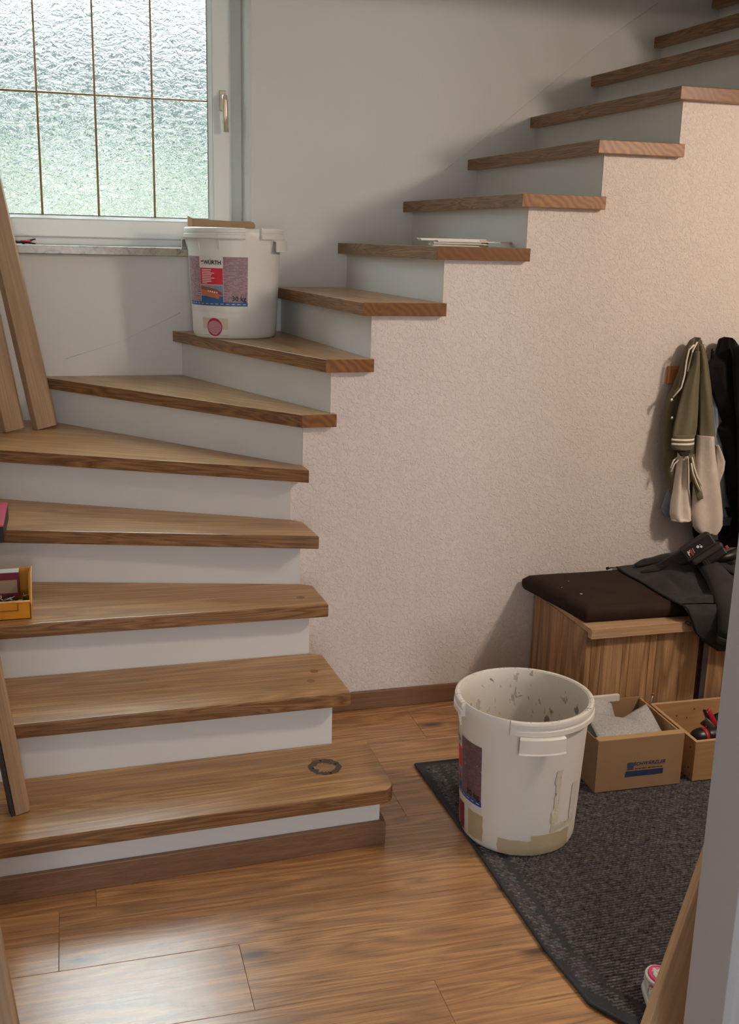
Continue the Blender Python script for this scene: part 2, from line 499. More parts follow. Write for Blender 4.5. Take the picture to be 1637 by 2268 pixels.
# ------------------------------------------------------------------ window
def window():
    w = empty('window_1', (0, 0, 0), kind='structure')
    Y0 = W + 0.10
    gx0, gx1, gz0, gz1 = -0.905, -0.0235, 1.7055, 3.0
    # outer frame
    def frame(name, x0, x1, z0, z1, t, ya, yb, mat, bev, tb=None):
        tb = tb or t
        v, f = multi([boxv((x0, ya, z0), (x1, yb, z0 + tb)), boxv((x0, ya, z1 - t), (x1, yb, z1)),
                      boxv((x0, ya, z0 + tb), (x0 + t, yb, z1 - t)), boxv((x1 - t, ya, z0 + tb), (x1, yb, z1 - t))])
        return mesh(name, v, f, mat, w, bevel=bev)
    frame('frame', wx0 + 0.002, 0.1215, 1.589, 3.115, 0.052, Y0 + 0.022, Y0 + 0.09, PVC, 0.003, tb=0.034)
    frame('sash', -1.0, 0.0735, 1.618, 3.09, 0.080, Y0, Y0 + 0.06, PVC, 0.006, tb=0.074)
    # glazing bead, sloping towards the pane
    def bead(a, b, wdt=0.017):
        (x0, z0), (x1, z1) = a, b
        y1, y2 = Y0 + 0.001, Y0 + 0.016
        v = [(x0, y1, z0), (x1, y1, z0), (x1, y1, z1), (x0, y1, z1), (x0 + wdt, y2, z0 + wdt * .8), (x1 - wdt, y2, z0 + wdt * .8), (x1 - wdt, y2, z1 - wdt), (x0 + wdt, y2, z1 - wdt)]
        v += [(p[0], Y0 + 0.03, p[2]) for p in v]
        f = [(0, 1, 5, 4), (1, 2, 6, 5), (2, 3, 7, 6), (3, 0, 4, 7), (8, 12, 13, 9), (9, 13, 14, 10), (10, 14, 15, 11), (11, 15, 12, 8),
             (4, 5, 13, 12), (5, 6, 14, 13), (6, 7, 15, 14), (7, 4, 12, 15), (0, 8, 9, 1), (1, 9, 10, 2), (2, 10, 11, 3), (3, 11, 8, 0)]
        mesh('glazing_bead', v, f, PVC, w)
    bead((-0.922, 1.6915), (-0.0062, 3.015))
    gask = plain('grey_gasket', (0.10, 0.11, 0.11), 0.6)
    frame('gasket', gx0 - 0.001, gx1 + 0.001, gz0 - 0.001, gz1 + 0.001, 0.0025, Y0 + 0.0145, Y0 + 0.017, gask, 0)
    xs = [gx0, -0.683, -0.4645, -0.2425, gx1]
    zs = [gz0, 2.1635, 2.622, gz1]
    for i in range(4):
        for j in range(3):
            box('pane', (xs[i], Y0 + 0.020, zs[j]), (xs[i + 1], Y0 + 0.025, zs[j + 1]), GLASS, w)
    for i in range(1, 4):
        v, f = tube([(xs[i], Y0 + 0.0165, gz0), (xs[i], Y0 + 0.0165, gz1)], (0.0048, 0.003), 8)
        mesh('came', v, f, LEAD, w, smooth=True)
    for j in (1, 2):
        v, f = tube([(gx0, Y0 + 0.0155, zs[j]), (gx1, Y0 + 0.0155, zs[j])], (0.0048, 0.003), 8)
        mesh('came', v, f, LEAD, w, smooth=True)
    # handle
    hx = 0.0375
    box('handle_rosette', (hx - 0.016, Y0 - 0.009, 2.127), (hx + 0.014, Y0 + 0.001, 2.207), CHAMP, w, bevel=0.004)
    v, f = tube([(hx, Y0, 2.183), (hx, Y0 - 0.03, 2.183), (hx + 0.001, Y0 - 0.040, 2.180), (hx + 0.002, Y0 - 0.043, 2.165), (hx + 0.004, Y0 - 0.040, 2.11), (hx + 0.006, Y0 - 0.038, 2.045)],
                [(0.009, 0.009), (0.009, 0.009), (0.011, 0.009), (0.012, 0.008), (0.0115, 0.007), (0.011, 0.007)], 14)
    h = mesh('handle', v, f, CHAMP, w, smooth=True)
    h['label'] = 'champagne coloured window handle'
    # stone sill
    box('sill', (wx0 + 0.001, W - 0.032, wz0 - 0.033), (0.165, W - 0.0005, wz0), STONE, w, bevel=0.003)
    box('sill_inner', (wx0 + 0.001, W - 0.0005, wz0 - 0.032), (0.115, W + 0.2, wz0), STONE, w)
window()

# ------------------------------------------------------------------ staircase
st = empty('staircase', (0, 0, 0), 0, 'winding staircase with oak treads and white risers climbing past the window', 'stairs')
T = 0.043
Z = [0, .18, .36, .54, .72, .90, 1.0765, 1.257, 1.44, 1.6225, 1.7975, 1.978, 2.162, 2.343, 2.517, 2.695]
# riser lines (inner point, wall-side point)
RL = {1: ((.172, -.866), (LX, -.922)), 2: ((.0985, -.597), (LX, -.625)), 3: ((.088, -.322), (LX, -.329)),
      4: ((.0896, -.1645), (LX, .100)), 5: ((.0875, -.018), (LX, .550)), 6: ((.1297, 0), (-.7202, W)),
      7: ((.2226, 0), (-.156, W)), 8: ((.3573, 0), (.258, W)), 9: ((.6026, 0), (.5399, W)), 10: ((.892, 0), (.8243, W)),
      11: ((1.1556, 0), (1.1043, W)), 12: ((1.4349, 0), (1.3774, W)), 13: ((1.715, 0), (1.648, W)), 14: ((1.995, 0), (1.935, W)), 15: ((2.275, 0), (2.203, W)), 16: ((RX, 0), (RX, W))}
blocks = {
    1: [RL[1][1], RL[1][0], (.170, -.600), (.0985, -.597), RL[2][1]],
    2: [RL[2][1], RL[2][0], RL[3][0], RL[3][1]],
    3: [RL[3][1], RL[3][0], RL[4][0], RL[4][1]],
    4: [RL[4][1], RL[4][0], RL[5][0], RL[5][1]],
    5: [RL[5][1], RL[5][0], (.0875, 0), RL[6][0], RL[6][1], (LX, W)],
}
for k in range(6, 16):
    blocks[k] = [RL[k][1], RL[k][0], RL[k + 1][0], RL[k + 1][1]]
for k in range(1, 16):
    prism('riser', blocks[k], 0.0 if k > 0 else 0, Z[k] - T, RISER, st)
arc1 = [(.165 + .042 * math.sin(a), -.862 - .042 * math.cos(a)) for a in [R(q) for q in range(0, 91, 15)]]
arc1[0] = (.158, -.9035)
treads = {
    1: ([(LX, -.955)] + arc1 + [(.2045, -.604), (.0985, -.5975), (LX, -.6255)], (-.821, -.9435), (.158, -.9035)),
    2: ([(LX, -.660), (.1419, -.648), (.126, -.3375), (.088, -.3225), (LX, -.3295)], None, None),
    3: ([(LX, -.3715), (.1365, -.3790), (.128, -.190), (.0896, -.165), (LX, .0995)], None, None),
    4: ([(LX, .077), (.1358, -.2412), (.1217, -.0567), (.0875, -.0185), (LX, .5495)], None, None),
    5: ([(LX, .525), (.137, -.0764), (.1335, -.0005), (.1297, -.0005), (-.7207, W), (LX, W)], None, None),
    6: ([(-.742, W), (.1209, -.035), (.2381, -.035), (.238, -.0), (.2226, 0), (-.1565, W)], None, None),
    7: ([(-.1928, W), (.1987, -.035), (.3623, -.035), (.362, -.0), (.3573, 0), (.2575, W)], None, None),
    8: ([(.2216, W), (.3207, -.035), (.607, -.035), (.6065, -.0), (.6026, 0), (.5394, W)], None, None),
    9: ([(.5002, W), (.5676, -.035), (.8959, -.035), (.8955, 0), (.892, 0), (.8238, W)], None, None),
    10: ([(.781, W), (.855, -.035), (1.1605, -.035), (1.160, 0), (1.1556, 0), (1.1038, W)], None, None),
    11: ([(1.063, W), (1.118, -.035), (1.4405, -.035), (1.440, 0), (1.4349, 0), (1.3769, W)], None, None),
    12: ([(1.339, W), (1.4055, -.035), (1.721, -.035), (1.7205, 0), (1.715, 0), (1.6475, W)], None, None),
    13: ([(1.611, W), (1.684, -.035), (2.001, -.035), (2.0005, 0), (1.995, 0), (1.9345, W)], None, None),
    14: ([(1.898, W), (1.964, -.035), (2.281, -.035), (2.2805, 0), (2.275, 0), (2.2025, W)], None, None),
    15: ([(2.162, W), (2.244, -.035), (RX, -.035), (RX, W)], None, None),
}
TR = {}
for k, (poly, a, b) in treads.items():
    a = Vector(poly[0]); b = Vector(poly[1])
    if k == 1: b = Vector((.158, -.9035))
    d = (b - a).normalized(); ang = math.atan2(d.y, d.x)
    n = Vector((-d.y, d.x))
    loc = [((Vector(p) - b).dot(d), (Vector(p) - b).dot(n)) for p in poly]
    nP = len(loc)
    # rounded lower nose: the underside is drawn in a little
    V = [(p[0], p[1], -T) for p in loc] + [(p[0], p[1], 0) for p in loc]
    F = [tuple(range(nP - 1, -1, -1)), tuple(range(nP, 2 * nP))]
    FM = [0, 0]
    for i in range(nP):
        j = (i + 1) % nP
        F.append((i, j, nP + j, nP + i))
        pa, pb = Vector(poly[i]), Vector(poly[j])
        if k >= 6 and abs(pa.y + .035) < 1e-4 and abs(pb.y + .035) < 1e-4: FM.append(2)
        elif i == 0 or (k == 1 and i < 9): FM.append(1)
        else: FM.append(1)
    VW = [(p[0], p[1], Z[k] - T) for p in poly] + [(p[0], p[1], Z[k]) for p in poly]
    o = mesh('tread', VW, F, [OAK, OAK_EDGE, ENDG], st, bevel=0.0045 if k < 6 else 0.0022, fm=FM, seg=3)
    at = o.data.attributes.new('grain', 'FLOAT_VECTOR', 'POINT')
    at.data.foreach_set('vector', [c for q in V for c in q])
    TR[k] = o
    if k == 1: o['label'] = 'bottom tread with a dark ring shaped stain'
# ring stain and screw holes on the bottom tread, plugs on the second
def disc(name, c, r, h, mat, par, n=20, sx=1.0, rz=0):
    V = []; F = []
    for z in (c[2] - 0.001, c[2] + h):
        for i in range(n):
            a = 2 * math.pi * i / n
            x, y_ = r * math.cos(a) * sx, r * math.sin(a)
            V.append((c[0] + x * math.cos(rz) - y_ * math.sin(rz), c[1] + x * math.sin(rz) + y_ * math.cos(rz), z))
    F = [tuple(range(n - 1, -1, -1)), tuple(range(n, 2 * n))] + [(i, (i + 1) % n, n + (i + 1) % n, n + i) for i in range(n)]
    return mesh(name, V, F, mat, par)
stain = plain('dark_glue_stain', (0.10, 0.082, 0.06), 0.75, bumpn=(60, 0.6, 0.001), var=0.45)
def ring_patch(cx, cy, z, ro, wfun, mat, par):
    V = []; F = []; n = 64
    for i in range(n):
        a = 2 * math.pi * i / n
        jit = 0.004 * mnoise.noise(Vector((3 * math.cos(a), 3 * math.sin(a), 0)))
        o_ = ro + jit * 1.6; w_ = wfun(a)
        V.append((cx + o_ * math.cos(a) * 1.0, cy + o_ * math.sin(a), z)); V.append((cx + (o_ - w_) * math.cos(a), cy + (o_ - w_) * math.sin(a), z))
    for i in range(n):
        j = (i + 1) % n
        F.append((2 * i, 2 * j, 2 * j + 1, 2 * i + 1))
    return mesh('stain', V, F, mat, par)
ring_patch(0.044, -0.7375, .1804, 0.047, lambda a: 0.013 + 0.016 * abs(mnoise.noise(Vector((4 * math.cos(a), 4 * math.sin(a), 5)))) + 0.008 * max(0, math.sin(a + 0.4)), stain, TR[1])
hole = plain('screw_hole', (0.012, 0.008, 0.006), 0.9)
for q in ((.040, -.700), (.078, -.728), (.052, -.777), (.010, -.740)):
    disc('screw_hole', (q[0], q[1], .1806), 0.0036, 0.0003, hole, TR[1], 12)
plug = plain('wood_plug', (0.25, 0.125, 0.045), 0.4, var=0.1)
for q, zz in (((.072, -.470), .36), ((.046, -.540), .36), ((.028, -.692), .18), ((.065, -.300), .54)):
    disc('wood_plug', (q[0], q[1], zz), 0.0125, 0.0003, plug, TR[round(zz / .18)], 20)

# wall below the stairs, stepped along the treads
edge = []
pts = [(.0875, 0), (.0875, Z[5] - T), (.1297, Z[5] - T)]
for k in range(6, 16):
    x0 = RL[k][0][0]; x1 = RL[k + 1][0][0]
    pts += [(x0, Z[k] - T), (x1, Z[k] - T)]
pts += [(RX, 0)]
poly = []
for p in pts:
    if not poly or (abs(poly[-1][0] - p[0]) + abs(poly[-1][1] - p[1])) > 1e-6: poly.append(p)
n = len(poly)
V = [(p[0], -0.006, p[1]) for p in poly] + [(p[0], -0.0002, p[1]) for p in poly]
F = [tuple(range(n)), tuple(range(2 * n - 1, n - 1, -1))] + [(i, n + i, n + (i + 1) % n, (i + 1) % n) for i in range(n)]
me = bpy.data.meshes.new('wall_inner')
me.from_pydata(V, [], F)
bm = bmesh.new(); bm.from_mesh(me); bmesh.ops.triangulate(bm, faces=[f for f in bm.faces if len(f.verts) > 4]); bmesh.ops.recalc_face_normals(bm, faces=bm.faces); bm.to_mesh(me); bm.free()
tag(link('wall_inner', me, WALLR), kind='structure')
struct('trim_1', [boxv((.0985, -.018, 0), (1.0, -.0062, .069))], SKIRT, bevel=0.003)
# skirting at the foot of the stairs
def skirt_step():
    d = Vector(RL[1][0]) - Vector(RL[1][1]); d.normalize(); n = Vector((d.y, -d.x))
    a = Vector(RL[1][1]) + n * 0.015; b = Vector(RL[1][0]) + n * 0.015 + d * 0.015
    V = [(RL[1][1][0], RL[1][1][1]), (RL[1][0][0], RL[1][0][1]), (b.x, b.y), (a.x, a.y)]
    p1 = prism('baseboard_front', V, 0, .070, SKIRT, bevel=0.002)
    tag(p1, kind='structure')
    p2 = prism('baseboard_side', [(.1722, -.8657), (.1872, -.8657), (.1852, -.586), (.1702, -.586)], 0, .070, SKIRT, bevel=0.002)
    tag(p2, kind='structure')
    p3 = prism('baseboard_side', [(.0987, -.5960), (.1690, -.5985), (.1690, -.586), (.0987, -.584)], 0, .070, SKIRT, bevel=0.002)
    tag(p3, kind='structure')
skirt_step()

# ------------------------------------------------------------------ buckets
def on_cyl(x, z, a0, r):
    """local cylinder mapping: x metres along the arc from angle a0"""
    a = a0 + x / r
    return (r * math.cos(a), r * math.sin(a), z)

def rad(z):                       # outer radius of the bucket wall at height z
    if z < 0.02: return 0.152 + 0.011 * (z / 0.02) ** 0.5
    return 0.163 + (0.180 - 0.163) * (z - 0.02) / 0.35

def lathe(prof, n=72, smooth=True):
    V = [(r * math.cos(2 * math.pi * i / n), r * math.sin(2 * math.pi * i / n), z) for (r, z) in prof for i in range(n)]
    F = []
    for j in range(len(prof) - 1):
        for i in range(n):
            a = j * n + i; b = j * n + (i + 1) % n
            F.append((a, b, b + n, a + n))
    return V, F

def arc_solid(prof, a0, a1, n):
    V = []; F = []; m_ = len(prof)
    for i in range(n + 1):
        a = a0 + (a1 - a0) * i / n
        for r, z in prof: V.append((r * math.cos(a), r * math.sin(a), z))
    for i in range(n):
        for j in range(m_):
            a = i * m_ + j; b = i * m_ + (j + 1) % m_
            F.append((a, b, b + m_, a + m_))
    F.append(tuple(range(m_))); F.append(tuple(range(n * m_ + m_ - 1, n * m_ - 1, -1)))
    return V, F

def patch(name, a0, a1, z0, z1, off, mat, par, n=10, jag=None, nz=2):
    """thin sheet following the bucket wall"""
    V = []; F = []
    for j in range(nz + 1):
        for i in range(n + 1):
            z = z0 + (z1 - z0) * j / nz; a = a0 + (a1 - a0) * i / n
            if jag:
                a += R(jag) * mnoise.noise(Vector((z * 60, i * 0.7, a0))) * (1 if i in (0, n) else 0)
                z += 0.003 * jag * mnoise.noise(Vector((a * 8, z0 * 10, j * 3))) * (1 if j in (0, nz) else 0)
            r = rad(z) + off
            V.append((r * math.cos(a), r * math.sin(a), z))
    w = n + 1
    for j in range(nz):
        for i in range(n): 
            a = j * w + i
            F.append((a, a + 1, a + w + 1, a + w))
    return mesh(name, V, F, mat, par, smooth=True)

def text_mesh(body, size, shear=0.0, bold=0.0, space=1.0):
    cu_ = bpy.data.curves.new('t', 'FONT')
    cu_.body = body; cu_.size = size; cu_.shear = shear; cu_.offset = bold
    cu_.align_x = 'CENTER'; cu_.align_y = 'CENTER'; cu_.space_character = space
    cu_.resolution_u = 3
    o = bpy.data.objects.new('t', cu_); col.objects.link(o)
    dg = bpy.context.evaluated_depsgraph_get(); dg.update()
    me = bpy.data.meshes.new_from_object(o.evaluated_get(dg))
    vs_ = [tuple(v.co) for v in me.vertices]; fs = [tuple(p.vertices) for p in me.polygons]
    bpy.data.objects.remove(o); bpy.data.curves.remove(cu_); bpy.data.meshes.remove(me)
    return vs_, fs

def text_cyl(name, body, size, ang, z, off, mat, par, **k):
    vs_, fs = text_mesh(body, size, **k)
    V = []
    for x, y_, _ in vs_:
        r = rad(z + y_) + off
        a = ang + x / r
        V.append((r * math.cos(a), r * math.sin(a), z + y_))
    return mesh(name, V, fs, mat, par, fix=False)

def lines_mat(name, base, ink, freq, dens=0.5, sc=60):
    """panel of unreadable small print"""
    mt, nt, bs = newmat(name)
    t = nd(nt, 'ShaderNodeTexCoord'); s = nd(nt, 'ShaderNodeSeparateXYZ'); nt.links.new(t.outputs['Object'], s.inputs[0])
    row = math_(nt, 'MULTIPLY', s.outputs[2], freq)
    fr = math_(nt, 'FRACT', row); fl_ = math_(nt, 'FLOOR', row)
    on = math_(nt, 'LESS_THAN', fr, 0.45)
    cb = nd(nt, 'ShaderNodeCombineXYZ')
    nt.links.new(math_(nt, 'MULTIPLY', s.outputs[0], sc), cb.inputs[0]); nt.links.new(math_(nt, 'MULTIPLY', s.outputs[1], sc), cb.inputs[1]); nt.links.new(math_(nt, 'MULTIPLY', fl_, 3.7), cb.inputs[2])
    nz = noise(nt, cb.outputs[0], 1.0, 2)
    g = math_(nt, 'GREATER_THAN', nz, dens)
    c = mixc(nt, math_(nt, 'MULTIPLY', math_(nt, 'MULTIPLY', on, g), 0.75), base, ink)
    n2 = noise(nt, t.outputs['Object'], 90, 3)
    c = mixc(nt, math_(nt, 'MULTIPLY', ramp(nt, n2, [(0.66, (0, 0, 0)), (0.7, (1, 1, 1))]).outputs[0], 0.5), c, (0.7, 0.66, 0.64))
    nt.links.new(c, bs.inputs['Base Color']); bs.inputs['Roughness'].default_value = 0.45
    return mt
MAUVE = lines_mat('mauve_print', (0.36, 0.235, 0.27), (0.16, 0.08, 0.10), 190, 0.48)
MAUVE_D = lines_mat('mauve_print_dirty', (0.20, 0.115, 0.135), (0.10, 0.05, 0.06), 190, 0.46)
LWHITE = plain('label_white', (0.70, 0.69, 0.66), 0.4)
LRED = plain('label_red', (0.62, 0.02, 0.06), 0.4)
LBLUE = plain('label_blue', (0.03, 0.10, 0.30), 0.4)
LBLUE2 = plain('label_pale_blue', (0.20, 0.27, 0.42), 0.4, var=0.15)
INK = plain('black_ink', (0.02, 0.02, 0.025), 0.5)
LINE = plain('pale_print', (0.85, 0.75, 0.74), 0.5)
BRICKP = plain('printed_brick', (0.50, 0.16, 0.07), 0.45, var=0.1)
BRICKD = plain('printed_brick_dark', (0.30, 0.07, 0.04), 0.45, var=0.1)
ROUND = lines_mat('round_sticker_print', (0.46, 0.17, 0.22), (0.62, 0.36, 0.42), 300, 0.35, 200)
ROUNDR = plain('round_sticker_red', (0.42, 0.02, 0.07), 0.45)
TAPE = plain('old_tape', (0.50, 0.41, 0.26), 0.5, var=0.12, bumpn=(40, 0.4, 0.002))
GLUE = plain('dried_glue', (0.66, 0.60, 0.47), 0.35, var=0.12, bumpn=(80, 0.8, 0.003))

def inner_dirty():
    mt, nt, bs = newmat('bucket_inside_spotted')
    v = coords(nt, (1, 1, 0.6), rnd=False)
    n1 = noise(nt, v, 38, 3, 0.6, 0.4)
    n2 = noise(nt, v, 9, 2)
    t = nd(nt, 'ShaderNodeTexCoord'); s = nd(nt, 'ShaderNodeSeparateXYZ'); nt.links.new(t.outputs['Object'], s.inputs[0])
    spots = ramp(nt, n1, [(0.60, (0, 0, 0)), (0.64, (1, 1, 1))]).outputs[0]
    patchy = ramp(nt, n2, [(0.40, (0, 0, 0)), (0.55, (1, 1, 1))]).outputs[0]
    f = math_(nt, 'MULTIPLY', math_(nt, 'MULTIPLY', spots, patchy), 0.75)
    n3 = noise(nt, coords(nt, (1, 1, 0.25), rnd=False), 120, 2)
    sp2 = math_(nt, 'MULTIPLY', ramp(nt, n3, [(0.70, (0, 0, 0)), (0.73, (1, 1, 1))]).outputs[0], 0.6)
    c = mixc(nt, f, (0.66, 0.62, 0.55), (0.10, 0.085, 0.07))
    c = mixc(nt, sp2, c, (0.34, 0.20, 0.10))
    nt.links.new(c, bs.inputs['Base Color']); bs.inputs['Roughness'].default_value = 0.55
    return mt
INNER = inner_dirty()

def bucket(loc, rz, gap, label, dirty):
    e = empty('bucket', loc, rz, label, 'bucket')
    pm = PLAST_Y if dirty else PLAST
    H = 0.41
    out = [(0.0, 0.004), (0.140, 0.004), (0.150, 0.0)] + [(rad(z), z) for z in (0.001, 0.004, 0.010, 0.02, 0.08, 0.15, 0.22, 0.30, 0.37)] + [(0.1805, 0.385), (0.181, H - 0.001)]
    inn = [(0.1785, H), (0.1765, H - 0.002), (0.177, 0.37), (0.160, 0.03), (0.156, 0.014), (0.148, 0.009), (0.0, 0.009)]
    V, F = lathe(out + inn)
    N = 72
    fm = [1 if (i // N) >= len(out) else 0 for i in range(len(F))]
    o = mesh('body', V, F, [pm, INNER if dirty else pm], e, smooth=True, fm=fm)
    bm = bmesh.new(); bm.from_mesh(o.data); bmesh.ops.remove_doubles(bm, verts=bm.verts, dist=1e-5); bmesh.ops.recalc_face_normals(bm, faces=bm.faces); bm.to_mesh(o.data); bm.free()
    # ribbed rim, cut open at the gap
    rimp = [(0.1805, 0.411), (0.186, 0.4125), (0.1915, 0.410), (0.1928, 0.405), (0.1928, 0.3955), (0.1900, 0.3935), (0.1900, 0.3885), (0.1945, 0.3865), (0.1950, 0.3745), (0.1925, 0.3725), (0.1925, 0.3715), (0.1811, 0.370)]
    a0 = R(-90 + gap[1]); a1 = R(-90 + gap[0] + 360)
    V, F = arc_solid(rimp, a0, a1, 90)
    mesh('rim', V, F, pm, e, bevel=0)
    hp = [(0.186, 0.3735), (0.2005, 0.372), (0.2045, 0.368), (0.2062, 0.331), (0.2085, 0.327), (0.2040, 0.326), (0.2022, 0.330), (0.2005, 0.364), (0.190, 0.366), (0.186, 0.368)]
    for c in (100, -80):
        V, F = arc_solid(hp, R(-90 + c - 18), R(-90 + c + 18), 16)
        mesh('handle', V, F, pm, e)
    for c in (-16, 13, 81, 119, -61, -99):
        a = R(-90 + c); ca, sa = math.cos(a), math.sin(a); tx, ty = -sa * 0.0018, ca * 0.0018
        r0, r1 = 0.178, 0.190
        V = []
        for s in (-1, 1):
            for r, z in ((r0, 0.374), (r1, 0.374), (r1 - 0.002, 0.360), (0.1795, 0.328), (r0, 0.328)):
                V.append((r * ca + s * tx, r * sa + s * ty, z))
        F = [(0, 1, 2, 3, 4), (9, 8, 7, 6, 5)] + [(i, 5 + i, 5 + (i + 1) % 5, (i + 1) % 5) for i in range(5)]
        mesh('rib', V, F, pm, e)
    # printed label
    A = lambda d: R(-90 + d)
    mv = MAUVE_D if dirty else MAUVE
    patch('label', A(-48), A(48), .098, .308, .0004, LWHITE, e, 24)
    patch('label_panel', A(-47.5), A(-17), .139, .306, .0008, mv, e)
    patch('label_panel', A(17), A(47.5), .139, .306, .0008, mv, e)
    patch('label_panel', A(-16.5), A(16.5), .203, .264, .0008, LRED, e)
    patch('label_picture', A(-16.5), A(16.5), .139, .201, .0008, LBLUE2, e)
    patch('label_stripe', A(-47.8), A(47.8), .124, .139, .0008, LBLUE, e, 24)
    patch('picture_ground', A(-16.5), A(16.5), .139, .160, .0010, LBLUE, e)
    # brick lintel in the picture
    V = []
    def on(d, z, off=0.0013):
        r = rad(z) + off; return (r * math.cos(A(d)), r * math.sin(A(d)), z)
    def band(lo, up, off, mat):
        V = []; n_ = 14
        def at(P, d):
            for q in range(len(P) - 1):
                if d <= P[q + 1][0] + 1e-6:
                    t_ = (d - P[q][0]) / (P[q + 1][0] - P[q][0]); return P[q][1] + t_ * (P[q + 1][1] - P[q][1])
            return P[-1][1]
        for q in range(n_ + 1):
            d = lo[0][0] + (lo[-1][0] - lo[0][0]) * q / n_
            V += [on(d, at(lo, d), off), on(d, at(up, d), off)]
        mesh('picture_brick', V, [(2 * q, 2 * q + 2, 2 * q + 3, 2 * q + 1) for q in range(n_)], mat, e)
    band([(-16.3, .166), (-4, .158), (11, .150)], [(-16.3, .190), (-3, .184), (11, .176)], .0013, BRICKP)
    band([(-16.3, .186), (0, .177), (15.5, .163)], [(-16.3, .197), (8, .187), (15.5, .172)], .0017, BRICKD)
    for i in range(5):
        V2, F2 = [], []
        c = on(-4 + i * 3.0, .179 - i * .0013, .002)
        for q in range(10):
            d = -4 + i * 3.0 + 1.1 * math.cos(q * .628); V2.append(on(d, .179 - i * .0013 + .0032 * math.sin(q * .628), .002))
        mesh('picture_hole', V2, [tuple(range(10))], LINE, e)
    for i, w_ in enumerate((20, 19, 26, 21, 19, 26, 20, 20, 11)):
        z = .258 - i * .0062
        patch('label_line', A(-13.5), A(-13.5 + w_ * .72), z - .0014, z + .0012, .0012, LINE, e, 6, nz=1)
    text_cyl('lettering', 'WÜRTH', .0205, A(2.6), .284, .0016, INK, e, bold=.0006)
    for s in (0, 1):
        mesh('emblem', [on(-14.2, .2855 - s * .0065, .0012), on(-10.2, .2855 - s * .0065, .0012), on(-10.0, .2905 - s * .0045, .0012), on(-10.8, .2915 - s * .0115, .0012) if not s else on(-10.8, .2775, .0012), on(-13.6, .2915, .0012) if not s else on(-13.6, .2775, .0012), on(-14.4, .2905 - s * .0045, .0012)],
             [(0, 1, 2, 3, 4, 5)] if not s else [(0, 1, 3, 4)], LRED, e)
    text_cyl('lettering', '30 kg', .0250, A(36.5), .1515, .0017, INK, e, bold=.0006)
    for i in range(13):
        d = -45 + i * 7.2
        patch('stripe_dash', A(d), A(d + 4.0), .1305, .1322, .0012, LINE, e, 3, nz=1)
    for i in range(9):
        z = .146 + i * .0033
        patch('barcode_bar', A(-22.5), A(-19), z, z + (.0018 if i % 3 else .0008), .0012, INK if i % 2 == 0 else LWHITE, e, 2, nz=1)
    # round sticker with the tape around it
    patch('tape', A(-16), A(22), .012, .078, .0005, plain('yellowed_tape', (0.62, 0.55, 0.44), 0.4, var=0.08), e, 12, jag=0.6)
    n = 28; V = [on(3, .044, .0011)]
    for q in range(n):
        a = 2 * math.pi * q / n
        V.append(on(3 + math.degrees(.032 * math.cos(a) / .164), .044 + .0345 * math.sin(a), .0011))
    rs = mesh('round_sticker', V, [(0, 1 + q, 1 + (q + 1) % n) for q in range(n)], ROUNDR, e)
    V = [on(3, .043, .0015)] + [on(3 + math.degrees(.029 * math.cos(q * .2244) / .164), .043 + .025 * math.sin(q * .2244), .0015) for q in range(n)]
    mesh('print', V, [(0, 1 + q, 1 + (q + 1) % n) for q in range(n)], ROUND, rs)
    if dirty:
        patch('tape', A(66), A(102), .006, .052, .0012, TAPE, e, 24, jag=1.5, nz=4)
        patch('tape', A(98), A(142), .004, .068, .0016, TAPE, e, 24, jag=1.5, nz=4)
        patch('glue_patch', A(118), A(124), .10, .26, .0016, GLUE, e, 6, jag=3, nz=14)
        patch('glue_patch', A(117), A(146), .075, .094, .0014, GLUE, e, 16, jag=2, nz=3)
        patch('glue_patch', A(140), A(150), .08, .20, .0014, plain('thin_glue_film', (0.72, 0.69, 0.62), 0.25, bumpn=(90, 0.8, 0.002)), e, 6, jag=2, nz=8)
        patch('old_label_trace', A(30), A(50), .02, .10, .0010, TAPE, e, 8, jag=1.0, nz=5)
        mar = plain('maroon_smear', (0.20, 0.02, 0.03), 0.5)
        patch('sticker_rest', A(8), A(22), .02, .10, .0014, mar, e, 6, jag=1.5, nz=6)
        scr = plain('dark_scratch', (0.16, 0.11, 0.06), 0.6)
        for i in range(34):
            a = random.uniform(0, 2 * math.pi); l = random.uniform(.006, .014)
            V, F = tube([(.1805 * math.cos(a), .1805 * math.sin(a), .4118), (.191 * math.cos(a + .02), .191 * math.sin(a + .02), .4105 if l > .01 else .4122)], .0005, 4)
            if not (R(-90 + gap[0]) < a < R(-90 + gap[1]) or R(270 + gap[0]) < a < R(270 + gap[1])):
                mesh('rim_scratch', V, F, scr, e)
    return e
b1 = bucket((.574, -.897, .0118), R(-108), (24, 74), 'empty white plastic bucket standing on the dark grey rug, spotted inside, tape around its foot', True)
b2 = bucket((.032, .834, 1.257), R(-39.5), (43.5, 63.5), 'white plastic bucket standing on a stair tread below the window, with cardboard sticking out', False)

